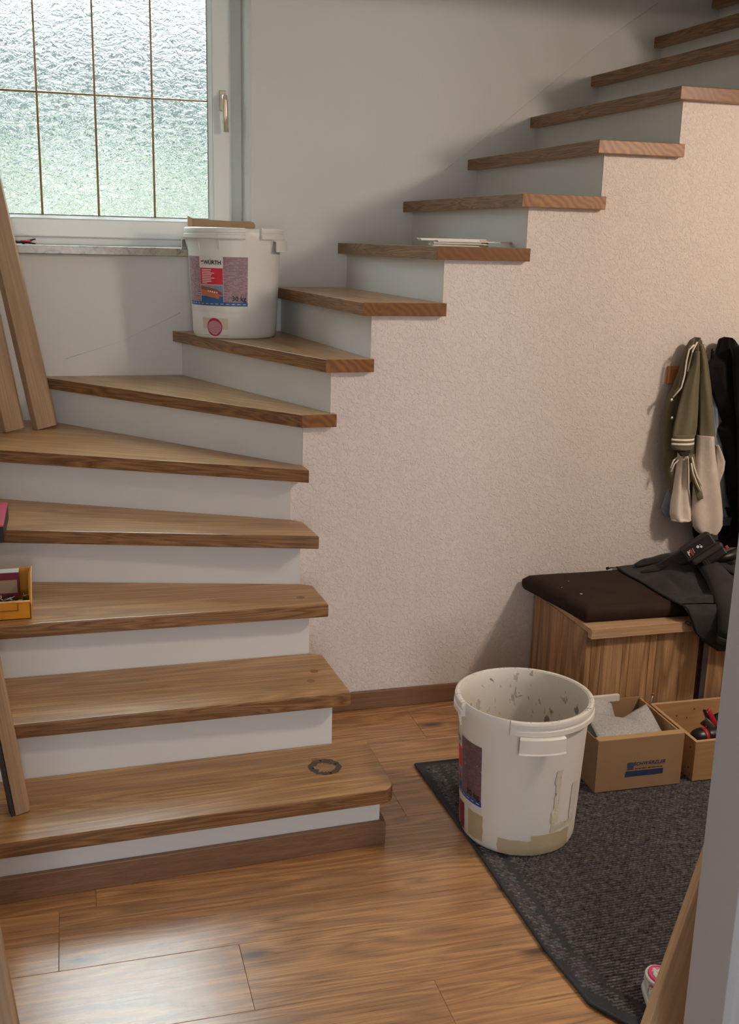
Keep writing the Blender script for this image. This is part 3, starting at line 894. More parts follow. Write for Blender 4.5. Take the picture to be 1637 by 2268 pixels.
CARD = plain('cardboard', (0.36, 0.225, 0.125), 0.85, var=0.08, bumpn=(120, 0.3, 0.0006))
CARDL = plain('cardboard_cut_edge', (0.47, 0.30, 0.155), 0.85, var=0.06)
def cardboard_in_bucket():
    e = empty('cardboard_piece', (0, .93, 1.30), 0, 'flat brown cardboard piece standing in the bucket on the stairs', 'cardboard')
    pts = [(-.120, 0), (.120, 0), (.130, .385), (.124, .394), (.108, .398), (.05, .396), (-.03, .3985), (-.118, .401), (-.126, .408), (-.136, .412), (-.130, .370)]
    n = len(pts)
    V = [(p[0], 0, p[1]) for p in pts] + [(p[0], .006, p[1]) for p in pts]
    F = [tuple(range(n)), tuple(range(2 * n - 1, n - 1, -1))] + [(i, n + i, n + (i + 1) % n, (i + 1) % n) for i in range(n)]
    mesh('sheet', V, F, CARD, e)
    mesh('folded_edge', [(-.136, -.001, .35), (-.117, -.004, .35), (-.121, -.004, .402), (-.1365, -.001, .413)], [(0, 1, 2, 3)], CARDL, e)
cardboard_in_bucket()

# ------------------------------------------------------------------ white strips on the ninth tread
STRIPW = plain('white_strip_paint', (0.74, 0.75, 0.70), 0.5)
def strips():
    z = Z[9] + .0003
    defs = [(.602, .800, .115, 0, 0, .030, 1), (.600, .790, .118, 2, 0, .0, 1), (.603, .792, .110, -2, 0, 0, 1), (.600, .798, .105, 1, 0, .024, 2),
            (.615, .880, .100, -1.5, 0, .040, 3), (.556, .800, .102, 0.6, 0, .034, 3), (.553, .792, .105, 1.2, 0, .0, 1)]
    brown = plain('brown_wood_tip', (0.22, 0.11, 0.05), 0.6)
    orange = plain('raw_wood_tip', (0.55, 0.33, 0.17), 0.6)
    names = ['at the bottom of the pile on the upper tread', 'second from the bottom of the pile on the upper tread', 'third from the bottom of the pile on the upper tread', 'with brown tip in mid pile on the upper tread',
             'whose wooden tip sticks out furthest right of the pile', 'near the top of the pile, sticking out left', 'on the very top of the pile on the upper tread']
    for i, (x0, x1, y_, rz, _, tip, kind) in enumerate(defs):
        L = x1 - x0
        e = empty('wooden_strip', (x0, y_, z), R(rz), 'thin white wooden strip ' + names[i], 'strip', 'white strips piled on the tread')
        box('strip', (0, 0, 0), (L - tip, .036, .0034), STRIPW, e, bevel=.0005)
        if tip:
            V = [(L - tip, 0), (L - .006, .002), (L + .008, .014), (L + .008, .024), (L - .006, .034), (L - tip, .036)]
            prism('tip', V, 0, .0034, orange if kind == 3 else brown, e)
        z += .0036
strips()

# ------------------------------------------------------------------ things on the window sill
def sill_tool():
    blk = plain('black_rubber', (0.015, 0.015, 0.017), 0.5); red = plain('red_plastic', (0.55, 0.02, 0.05), 0.35)
    e = empty('pliers', (-.75, W + .03, wz0), 0, 'small black and red pliers lying on the stone window sill', 'pliers')
    v, f = tube([(-.055, .02, .012), (-.01, .012, .012), (.015, 0, .016), (.036, -.012, .022)], [(.004, .004), (.006, .005), (.004, .004), (.005, .003)], 8); mesh('grip', v, f, blk, e, smooth=True)
    v, f = tube([(-.055, -.0, .010), (-.015, .004, .010), (.012, .006, .008), (.036, .010, .004)], [(.004, .004), (.006, .005), (.004, .004), (.005, .003)], 8); mesh('grip', v, f, blk, e, smooth=True)
    v, f = tube([(-.018, -.004, .012), (.0, -.006, .014), (.022, -.006, .013)], [(.003, .003), (.005, .004), (.003, .003)], 8); mesh('joint', v, f, red, e, smooth=True)
    v, f = tube([(-.006, -.008, .006), (-.014, -.008, .004), (-.004, -.008, .0025)], .0025, 6); mesh('latch', v, f, blk, e, smooth=True)
    wr = empty('wire_loop', (-.75, W + .045, wz0), 0, 'thin clear plastic loop standing behind the pliers on the sill', 'wire')
    v, f = tube([(-.06, 0, .030), (-.04, 0, .038), (-.01, 0, .040), (.015, 0, .034), (.034, 0, .022), (.042, 0, .004)], .0006, 6)
    mesh('wire', v, f, plain('clear_wire', (0.45, 0.42, 0.36), 0.3), wr, smooth=True)
sill_tool()

# ------------------------------------------------------------------ leaning boards
def leaning(name, foot, top, w_dir, w, t, mat, label, chamfer=0.012, cap=None):
    """board from foot to top; w_dir is the direction of its broad face, foot = left front lower corner"""
    f0 = Vector(foot); ax = (Vector(top) - f0); L = ax.length; ax.normalize()
    wd = Vector(w_dir); wd = (wd - ax * wd.dot(ax)).normalized()
    td = ax.cross(wd).normalized()
    if td.y < 0: td = -td
    mt = Matrix((ax, wd, ax.cross(wd))).transposed().to_4x4(); mt.translation = f0
    sgn = 1 if ax.cross(wd).dot(td) > 0 else -1
    c = chamfer
    prof = [(0, 0), (w - c, 0), (w, c * sgn), (w, t * sgn), (0, t * sgn)]
    n = len(prof)
    V = [(0, p[0], p[1]) for p in prof] + [(L, p[0], p[1]) for p in prof]
    F = [tuple(range(n)), tuple(range(2 * n - 1, n - 1, -1))] + [(i, (i + 1) % n, n + (i + 1) % n, n + i) for i in range(n)]
    o = mesh(name, V, F, mat, bevel=0.002)
    o.matrix_world = mt
    tag(o, label, 'board')
    return o
zl = .902
def lean_top(foot, slope_x, slope_y, h):
    return (foot[0] + slope_x * h, foot[1] + slope_y * h, foot[2] + h)
fa = (-.8480, .757, zl); fb = (-.7330, .800, zl)
A_ = leaning('oak_board', fa, lean_top(fa, -.150, .03, 1.33), (.085, .062, 0), .098, .024, RAW, 'light oak board leaning at the far left below the window, left one of the pair', 0.02)
B_ = leaning('oak_board', fb, lean_top(fb, -.172, .05, 1.78), (.080, .058, 0), .104, .034, RAW, 'light oak board leaning before the window, right one of the pair on the stairs', 0.02)
fc = (-.7895, -.8185, .1805)
C_ = leaning('oak_lath', fc, lean_top(fc, -.115, .0, 1.5), (.036, .010, 0), .040, .046, RAW, 'narrow oak lath with a dark strip along it standing on the bottom tread', 0.008)
fs = (-.7995, -.8205, .1805)
D_ = leaning('oak_lath', fs, lean_top(fs, -.115, .0, 1.5), (.036, .010, 0), .0085, .03, plain('strip_near_black', (0.035, 0.033, 0.034), 0.7), 'narrow dark strip against the lath on the bottom tread', 0.001)  # near-black strip along the left side of the lath
D_.name = 'dark_strip'; D_['category'] = 'strip'
fd = (-.800, -1.98, .0005)
E_ = leaning('oak_board', fd, lean_top(fd, -.100, .0, 2.0), (1, .03, 0), .123, .028, RAW, 'oak board beside the doorway, cut off by the bottom left corner of the picture', 0.006)
fe = (.500, -1.92, .0005)
G_ = leaning('oak_board', (.330, -1.935, .0005), (.330 + .200 * .9, -1.99, .90), (1, 0, 0), .26, .022, wood('raw_oak_brightened', (0.80, 0.56, 0.34), (0.66, 0.44, 0.25), (0.40, 0.24, 0.12), rough=0.6, stretch=(0.8, 14, 14), rings=6, ringmix=0.35, fibre=0.45, rv=0.0), 'light oak board leaning behind the white door frame at the right', 0.004)  # raw oak with a brighter colour, making up for light the board lacks

# ------------------------------------------------------------------ rug with woven tufts
def rug():
    dk = plain('rug_border', (0.035, 0.037, 0.042), 0.95, bumpn=(300, 0.8, 0.001), var=0.2)
    e = empty('rug', (.41, -.466, 0), 0, 'dark grey woven rug on the wooden floor by the bench', 'rug')
    def outline(inset=0.0):
        P = []
        P.append((0.0 + inset, -0.0 - inset))
        P.append((1.45, 0.0 - inset))
        P.append((1.45, -1.42 + inset))
        P.append((0.30, -1.42 + inset)); P.append((0.16, -1.345 + inset * .8)); P.append((0.115 + inset * .3, -1.275 + inset * .7)); P.append((0.075 + inset * .5, -1.215 + inset * .5)); P.append((0.035 + inset * .9, -1.15 + inset * .3)); P.append((0.018 + inset, -.95))
        P.append((0.014 + inset, -.55))
        return P
    prism('base', outline(), .0002, .0065, dk, e, bevel=.002)
    # hem tube around
    P = outline(); P3 = [(p[0], p[1], .0062) for p in P]; P3.append(P3[0])
    v, f = tube(P3, (.0050, .0042), 8, caps=False); mesh('hem', v, f, dk, e, smooth=True)
    # tufts
    tm, nt, bs = newmat('rug_tuft')
    v = coords(nt)
    r = ramp(nt, noise(nt, v, 70, 4, 0.7), [(0.3, (0.035, 0.036, 0.041)), (0.5, (0.11, 0.105, 0.108)), (0.7, (0.24, 0.215, 0.20))])
    nt.links.new(r.outputs[0], bs.inputs['Base Color']); bs.inputs['Roughness'].default_value = 0.95; bs.inputs['Specular IOR Level'].default_value = 0.15
    bump(nt, bs, noise(nt, v, 1500, 2), 0.5, 0.0006)
    V = []; F = []
    dx, dy = .0128, .0094
    rng = random.Random(3)
    ny = int(1.40 / dy); nx = int(1.42 / dx)
    for j in range(ny):
        y_ = -.024 - j * dy
        xl = .026
        if y_ < -1.0: xl += 0.02 + max(0, (-y_ - 1.10)) ** 1.0 * 0.55
        border = False
        for i in range(nx):
            x = .022 + i * dx + (dx / 2 if j % 2 else 0)
            if x < xl or x > 1.43 or y_ < -1.40: continue
            if y_ < -1.30 and x < .2: continue
            bnd = (x < xl + .055) or (y_ > -.075)
            hgt = rng.uniform(.0034, .0058)
            if bnd:
                hgt *= 0.55
                if xl + .040 < x < xl + .055 or (-.075 < y_ < -.062): continue
            w = dx * .50; d_ = dy * .62; jx = rng.uniform(-.0012, .0012)
            o = len(V)
            V += [(x - w + jx, y_ + d_, .0062), (x + w + jx, y_ + d_ * .4, .0062), (x + w + jx, y_ - d_, .0062), (x - w + jx, y_ - d_ * .4, .0062),
                  (x - w * .55 + jx, y_ + d_ * .35, .0066 + hgt * .45), (x + w * .60 + jx, y_ + d_ * .1, .0066 + hgt), (x + w * .65 + jx, y_ - d_ * .65, .0066 + hgt), (x - w * .6 + jx, y_ - d_ * .4, .0066 + hgt * .5)]
            F += [(o + 4, o + 5, o + 6, o + 7), (o, o + 1, o + 5, o + 4), (o + 1, o + 2, o + 6, o + 5), (o + 2, o + 3, o + 7, o + 6), (o + 3, o, o + 4, o + 7)]
    t = mesh('weave', V, F, tm, e, fix=False)
    t['kind'] = 'stuff'
rug()

# ------------------------------------------------------------------ storage bench
VX = (0, R(-90), 0)
def vpanel(name, x0, x1, y0, y1, z0, z1, mat, par, base, bevel=0.0015):
    """panel whose wood grain runs upright: local X is world Z"""
    v, f = boxv((0, 0, 0), (z1 - z0, y1 - y0, x1 - x0))
    o = mesh(name, v, f, mat, par, bevel=bevel)
    o.matrix_local = Matrix.Translation(Vector((x1 - base[0], y0 - base[1], z0 - base[2]))) @ Matrix.Rotation(R(-90), 4, 'Y')
    return o
def bench():
    B = (1.0, -.44, 0)
    e = empty('storage_bench', B, 0, 'wooden storage bench of upright boards against the wall, with light lid edge', 'bench')
    zt = .400
    # side panel in boards (depth direction), front boards
    ys = [-.4395, -.345, -.262, -.150, -.07, -.0185]
    for i in range(5):
        vpanel('side_board', .9985, 1.018, ys[i] + .0004, ys[i + 1] - .0004, .006, zt, BEECH, e, B, 0.001)
    xs = [1.0185, 1.055, 1.135, 1.160, 1.235, 1.262, 1.36, 1.425]
    for i in range(len(xs) - 1):
        vpanel('front_board', xs[i] + .0004, xs[i + 1] - .0004, -.440, -.422, .006, zt - .002, BEECH, e, B, 0.001)
    box('carcass', (1.019 - B[0], -.421 - B[1], .006), (1.425 - B[0], -.0185 - B[1], zt - .03), BEECH, e)
    # lid
    box('lid', (1.0005 - B[0], -.4406 - B[1], zt + .0005), (1.415 - B[0], -.019 - B[1], zt + .0195), LIP, e, bevel=.0015)
    box('lid_edge', (1.0 - B[0], -.4665 - B[1], zt - .014), (1.385 - B[0], -.4408 - B[1], zt + .0203), LIP, e, bevel=.001)
    box('lid_edge', (1.3855 - B[0], -.456 - B[1], zt - .010), (1.43 - B[0], -.4408 - B[1], zt + .0), BEECH, e, bevel=.001)
    e2 = empty('shoe_cabinet', (1.50, -.44, 0), 0, 'wooden cabinet right of the bench, mostly hidden behind the white door frame', 'cabinet')
    xs = [1.465, 1.53, 1.60, 1.70, 1.80, 1.9]
    for i in range(5):
        vpanel('front_board', xs[i] + .0004, xs[i + 1] - .0004, -.440, -.422, .006, .40, BEECH, e2, (1.50, -.44, 0), 0.001)
    box('carcass', (1.448 - 1.5, -.4215 + .44, .006), (1.9 - 1.5, -.0185 + .44, .405), BEECH, e2)
    box('gap_strip', (1.446 - 1.5, -.438 + .44, .09), (1.4645 - 1.5, -.4225 + .44, .33), plain('strip_grey', (0.16, 0.15, 0.17), 0.5, metal=0.7), e2)  # bluish grey strip in the gap between bench and cabinet
bench()

def cushion():
    mt, nt, bs = newmat('brown_suede')
    v = coords(nt)
    r = ramp(nt, noise(nt, v, 9, 5, 0.6), [(0.3, (0.024, 0.013, 0.009)), (0.7, (0.038, 0.022, 0.015))])
    nt.links.new(r.outputs[0], bs.inputs['Base Color']); bs.inputs['Roughness'].default_value = 0.75
    bs.inputs['Sheen Weight'].default_value = 0.0; bs.inputs['Specular IOR Level'].default_value = 0.2
    bump(nt, bs, noise(nt, v, 350, 3), 0.3, 0.0005)
    # slightly rotated block, rounded edges, gently domed top
    P0 = [(0.945, -.022), (1.70, -.022), (1.70, -.430), (1.006, -.405)]
    nx, ny = 40, 26
    V = []; F = []
    zb, zt = .4205, .474
    def bil(u, w_):
        a = Vector(P0[0]).lerp(Vector(P0[1]), u); b = Vector(P0[3]).lerp(Vector(P0[2]), u)
        return a.lerp(b, w_)
    for j in range(ny + 1):
        for i in range(nx + 1):
            u, w_ = i / nx, j / ny
            u = 0.5 - 0.5 * math.cos(math.pi * u) if False else u
            p = bil(u, w_)
            ed = min(u * .75, (1 - u) * .75, w_ * .40, (1 - w_) * .40)
            q = max(0.0, 1 - ed / .016)
            z = zt - .017 * (1 - math.sqrt(max(0, 1 - q * q))) + .002 * mnoise.noise(Vector((p.x * 5, p.y * 5, 0)))
            V.append((p.x, p.y, z))
    w = nx + 1
    for j in range(ny):
        for i in range(nx):
            a = j * w + i; F.append((a, a + w, a + w + 1, a + 1))
    ring = [i for i in range(w)] + [j * w + nx for j in range(1, ny + 1)] + [ny * w + i for i in range(nx - 1, -1, -1)] + [j * w for j in range(ny - 1, 0, -1)]
    base = len(V)
    c = Vector((1.33, -.22))
    for lvl, (ins, z) in enumerate(((-.001, zt - .030), (.001, zb + .010), (.008, zb))):
        for i in ring:
            p = Vector(V[i][:2]); d = (c - p).normalized() * ins
            V.append((p.x + d.x, p.y + d.y, z))
    n = len(ring)
    prev = ring
    for lvl in range(3):
        cur = [base + lvl * n + i for i in range(n)]
        for i in range(n):
            F.append((prev[i], prev[(i + 1) % n], cur[(i + 1) % n], cur[i]))
        prev = cur
    F.append(tuple(prev))
    o = mesh('cushion', V, F, mt, smooth=True)
    tag(o, 'dark brown seat cushion lying on the wooden bench', 'cushion')
cushion()

def dust():
    m_ = plain('plaster_crumb', (0.55, 0.48, 0.40), 0.9)
    # crumbs are stains on the cushion: small flat flecks
    for x, y_, r in ((1.055, -.27, .0042), (1.02, -.19, .002), (1.075, -.13, .0018)):
        o = disc('plaster_crumb', (x, y_, .4745), r, .0012, m_, None, 10, 1.2)
        tag(o, {.0042: 'largest pale plaster crumb, nearest the front edge of the brown cushion', .002: 'small pale crumb leftmost on the brown cushion', .0018: 'tiny pale crumb furthest back on the brown cushion'}[r], 'crumb', 'plaster crumbs on the cushion')
dust()

# ------------------------------------------------------------------ coat rack and garments
def gx(u, v, y=-.08):
    """garment chart (u across, v down, units of 1.85 mm) -> metres on a plane parallel to the wall"""
    s = (3.425 + y) / 3.345
    return ((u * (.00183 + v * 2.2e-7) + v * .000178 + 1.4597) * 1.0 + (s - 1) * 2.05, 1.2485 - v * .001668 + (s - 1) * -.386)

def garment(name, rows, yf, th, mat, par, folds=3, fd=.006, seed=0, N=36, caps=True, sub=5):
    """closed hanging volume lofted through rows (v, u_left, u_right); yf = front plane"""
    V = []; F = []
    full = []
    for i in range(len(rows) - 1):
        for k in range(sub):
            t = k / sub; t2 = t * t * (3 - 2 * t) * .5 + t * .5
            full.append([rows[i][j] * (1 - t2) + rows[i + 1][j] * t2 for j in range(3)])
    full.append(list(rows[-1]))
    for (v, ul, ur) in full:
        xl, z = gx(ul, v, yf); xr, _ = gx(ur, v, yf)
        c = (xl + xr) / 2; hw = max(.003, (xr - xl) / 2)
        for k in range(N):
            a = 2 * math.pi * k / N
            ca, sa = math.cos(a), math.sin(a)
            x = c + hw * (abs(ca) ** .85) * (1 if ca > 0 else -1)
            t_ = th * min(1, hw / .03 * .7 + .3)
            f_ = fd * math.sin(folds * 3.0 * (x - c) / max(hw, .02) + seed + 1.2 * math.sin(v * .012 + seed)) + fd * .9 * mnoise.noise(Vector((x * 22, z * 5, seed)))
            y_ = yf + t_ / 2 - (t_ / 2) * sa * (1 if sa > 0 else .8) - (f_ if sa > 0 else 0) * abs(sa)
            V.append((x, min(y_, -.008), z + .002 * mnoise.noise(Vector((x * 30, seed, z * 8)))))
    n = len(full)
    for i in range(n - 1):
        for k in range(N):
            a = i * N + k; b = i * N + (k + 1) % N
            F.append((a, b, b + N, a + N))
    if caps:
        F.append(tuple(range(N))); F.append(tuple(range(n * N - 1, (n - 1) * N - 1, -1)))
    if par is not None:
        V = [(p[0] - par.location.x, p[1] - par.location.y, p[2] - par.location.z) for p in V]
    return mesh(name, V, F, mat, par, smooth=True)

def cloth(name, c, scale=700, b=0.35, var=.08, sheen=.2):
    mt, nt, bs = newmat(name)
    v = coords(nt, rnd=False)
    r = ramp(nt, noise(nt, v, 14, 4), [(0.3, tuple(q * (1 - var) for q in c)), (0.7, tuple(q * (1 + var) for q in c))])
    nt.links.new(r.outputs[0], bs.inputs['Base Color'])
    bs.inputs['Roughness'].default_value = .92; bs.inputs['Specular IOR Level'].default_value = .2
    bs.inputs['Sheen Weight'].default_value = sheen
    b1_ = bump(nt, bs, noise(nt, v, 26, 3), .5, .006)
    bump(nt, bs, noise(nt, v, scale, 2), b, .0006, b1_)
    return mt
OLIVE = cloth('olive_jersey', (.140, .122, .072)); CREAM = cloth('cream_fleece', (.62, .54, .47)); CREAM2 = cloth('cream_lining', (.72, .64, .56))
DENIM = cloth('light_denim', (.22, .27, .34), 900, .5, .22); BLACK = cloth('black_cloth', (.010, .009, .011), var=.2, sheen=.05)
WHITEK = cloth('white_rib', (.78, .72, .62)); RIBD = cloth('dark_rib', (.055, .050, .045))
GREYC = cloth('dark_grey_cloth', (.032, .032, .035), var=.25, sheen=.06)
RACKW = wood('rack_wood', (.58, .28, .09), (.50, .22, .065), (.34, .14, .04), rough=.4, rings=3, ringmix=.2, fibre=.3, rv=.02)

def rack():
    e = empty('coat_rack', (1.467, -.008, 1.160), 0, 'orange brown wooden coat rack board on the wall behind the hanging jackets', 'coat rack')
    box('board', (0, -.016, 0), (.75, .0015, .064), RACKW, e, bevel=.002)
    box('moulding', (.006, -.0205, .005), (.744, -.0165, .012), RACKW, e, bevel=.0015)
    box('moulding', (.006, -.0205, .052), (.744, -.0165, .059), RACKW, e, bevel=.0015)
    blk = plain('black_metal', (.02, .018, .016), .35, metal=.6)
    for x in (.045, .145, .28, .42):
        v, f = tube([(x, -.017, .030), (x, -.045, .030), (x, -.052, .060), (x, -.050, .115), (x, -.054, .130)], [.005, .005, .005, .005, .009], 8)
        mesh('hook', v, f, blk, e, smooth=True)
        disc_v = lathe([(0, -.0), (.013, 0), (.013, .004), (0, .004)], 14)
        V = [(x + p[0], -.0165 - p[2], .030 + p[1]) for p in disc_v[0]]
        mesh('hook_plate', V, disc_v[1], blk, e)
rack()

def olive_jacket():
    e = empty('varsity_jacket', (1.59, -.08, 1.30), 0, 'olive varsity jacket with cream sleeves and white striped trim on the coat rack', 'jacket')
    garment('body', [(-49, 44, 54), (-42, 36, 59), (-20, 25, 66), (20, 14, 73), (55, 0, 79), (76, -10, 80), (100, -17, 83), (150, -20, 85), (200, -23, 87), (240, -20, 88), (262, -14, 50), (285, -8, 20)],
            -.080, .055, OLIVE, e, 2.2, .009, 1.0)
    garment('shoulder_flap', [(-36, 50, 60), (0, 52, 70), (60, 54, 78), (120, 54, 83), (160, 53, 88), (163, 53, 88)], -.118, .03, OLIVE, e, 1.2, .006, 2.0)
    garment('sleeve_short', [(-20, 42, 52), (10, 36, 52), (50, 22, 51), (100, 8, 50), (140, -1, 48), (156, -4, 45), (160, -3, 44)], -.125, .035, OLIVE, e, 1.6, .006, 3.3)
    garment('cuff', [(158, -3, 43), (166, -5, 42), (184, -7, 40), (190, -2, 36)], -.130, .036, OLIVE, e, 1.0, .002, 3.3, sub=3)
    for v0 in (166, 175):
        garment('cuff_stripe', [(v0, -5.6, 42.6), (v0 + 4.5, -6.4, 42.0)], -.1325, .038, WHITEK, e, 1.0, .002, 3.3, sub=2)
    garment('cuff_opening', [(185, 2, 34), (194, 4, 32), (203, 10, 28)], -.124, .026, plain('cuff_shade', (.03, .026, .018), .95), e, 1, .001, 1)  # closed plug, the shade inside the cuff put in as dark colour
    garment('lining_sleeve', [(196, 8, 32), (240, 4, 32), (280, -1, 33), (310, -7, 38), (335, -9, 42), (347, -6, 40), (352, 0, 36)], -.105, .045, CREAM2, e, 2.2, .007, 5.0)
    garment('sleeve_hem', [(348, -5, 39), (353, -4, 38)], -.107, .048, CREAM2, e, 3, .004, 5, sub=2)
    garment('sleeve', [(162, 53, 88), (166, 53, 89), (200, 51, 91), (250, 46, 98), (300, 42, 104), (340, 41, 107), (365, 43, 106), (376, 50, 101), (384, 60, 93)], -.128, .055, CREAM, e, 1.3, .007, 0.4)
    garment('sleeve_rib', [(381, 63, 92), (388, 66, 93), (396, 72, 92)], -.125, .040, RIBD, e, 1, .001, .4)
    garment('sleeve_back', [(185, 86, 93), (200, 88, 101), (222, 90, 110), (240, 90, 107), (258, 88, 99), (270, 86, 94)], -.085, .035, CREAM, e, 1.2, .004, 7)
    def strip(name, pts, w, mat, y):
        P = [(gx(u, v, y)[0] - e.location.x, y - e.location.y, gx(u, v, y)[1] - e.location.z) for u, v in pts]
        v_, f_ = tube(P, (w, .003), 8); mesh(name, v_, f_, mat, e, smooth=True)
    strip('collar_stripe', [(37, -34), (26, -24), (20, 0), (16, 30), (9, 56), (-9, 76)], .0032, WHITEK, -.098)
    strip('collar_stripe', [(44, -40), (34, -22), (28, 2), (23, 22)], .0028, WHITEK, -.100)
    strip('collar_edge', [(31, -32), (21, -22), (14, 2), (10, 32), (3, 56), (-16, 74)], .0070, OLIVE, -.086)
    strip('hem_stripe', [(32, 205), (36, 225), (43, 248), (52, 268)], .0030, WHITEK, -.142)
    strip('hem_stripe', [(30, 218), (34, 240), (42, 262), (50, 280)], .0030, WHITEK, -.143)
    strip('hem_band', [(31, 200), (33, 230), (40, 262), (49, 292), (50, 300)], .0125, OLIVE, -.132)
    strip('hem_stripe', [(2, 205), (-8, 214), (-14, 230)], .0026, WHITEK, -.096)
    strip('hem_stripe', [(3, 212), (-6, 221), (-13, 238)], .0026, WHITEK, -.098)
    btn = plain('snap_button', (.55, .52, .44), .3, metal=.7)
    for u, v in ((-12, 82), (-11, 121)):
        x, z = gx(u, v, -.090)
        L_ = lathe([(0, 0), (.0055, 0), (.0055, .002), (0, .004)], 14)
        mesh('snap_button', [(x - e.location.x + p[0], -.090 - e.location.y - p[2], z - e.location.z + p[1]) for p in L_[0]], L_[1], btn, e)
olive_jacket()

def denim():
    e = empty('denim_jacket', (1.60, -.03, 1.20), 0, 'light blue denim jacket hanging behind the olive and black jackets', 'jacket')
    garment('body', [(0, 62, 66), (30, 64, 76), (60, 68, 90), (100, 70, 104), (140, 72, 108), (190, 40, 112), (240, 0, 116), (290, -18, 122), (325, -30, 127), (345, -20, 130), (362, 60, 133), (370, 90, 132)], -.055, .035, DENIM, e, 3, .006, 3)
    garment('waist_hem', [(352, 96, 132), (364, 96, 133), (371, 97, 130)], -.062, .040, cloth('dark_denim', (.09, .10, .12)), e, 1, .001, 3, sub=2)
denim()
def black_jacket():
    e = empty('black_jacket', (1.74, -.06, 1.30), 0, 'black jacket hanging at the right end, beside the olive jacket', 'jacket')
    garment('body', [(-49, 112, 124), (-44, 106, 134), (-10, 96, 160), (5, 78, 175), (12, 74, 180), (40, 80, 185), (70, 88, 190), (100, 98, 190), (135, 112, 195), (150, 100, 195), (175, 108, 195), (200, 116, 195), (300, 122, 195), (345, 134, 195), (400, 124, 195)], -.095, .07, BLACK, e, 3, .010, 6)
    garment('sleeve', [(-30, 128, 150), (50, 132, 165), (150, 140, 175), (300, 142, 178), (400, 142, 170)], -.150, .05, BLACK, e, 1.5, .006, 2)
    e = empty('black_bag', (1.68, -.05, .70), 0, 'black cloth bag hanging low behind the cream sleeves', 'bag')
    garment('body', [(300, 50, 70), (340, 42, 150), (380, 38, 175), (412, 44, 190), (425, 60, 190)], -.045, .03, BLACK, e, 2, .004, 4)
black_jacket()

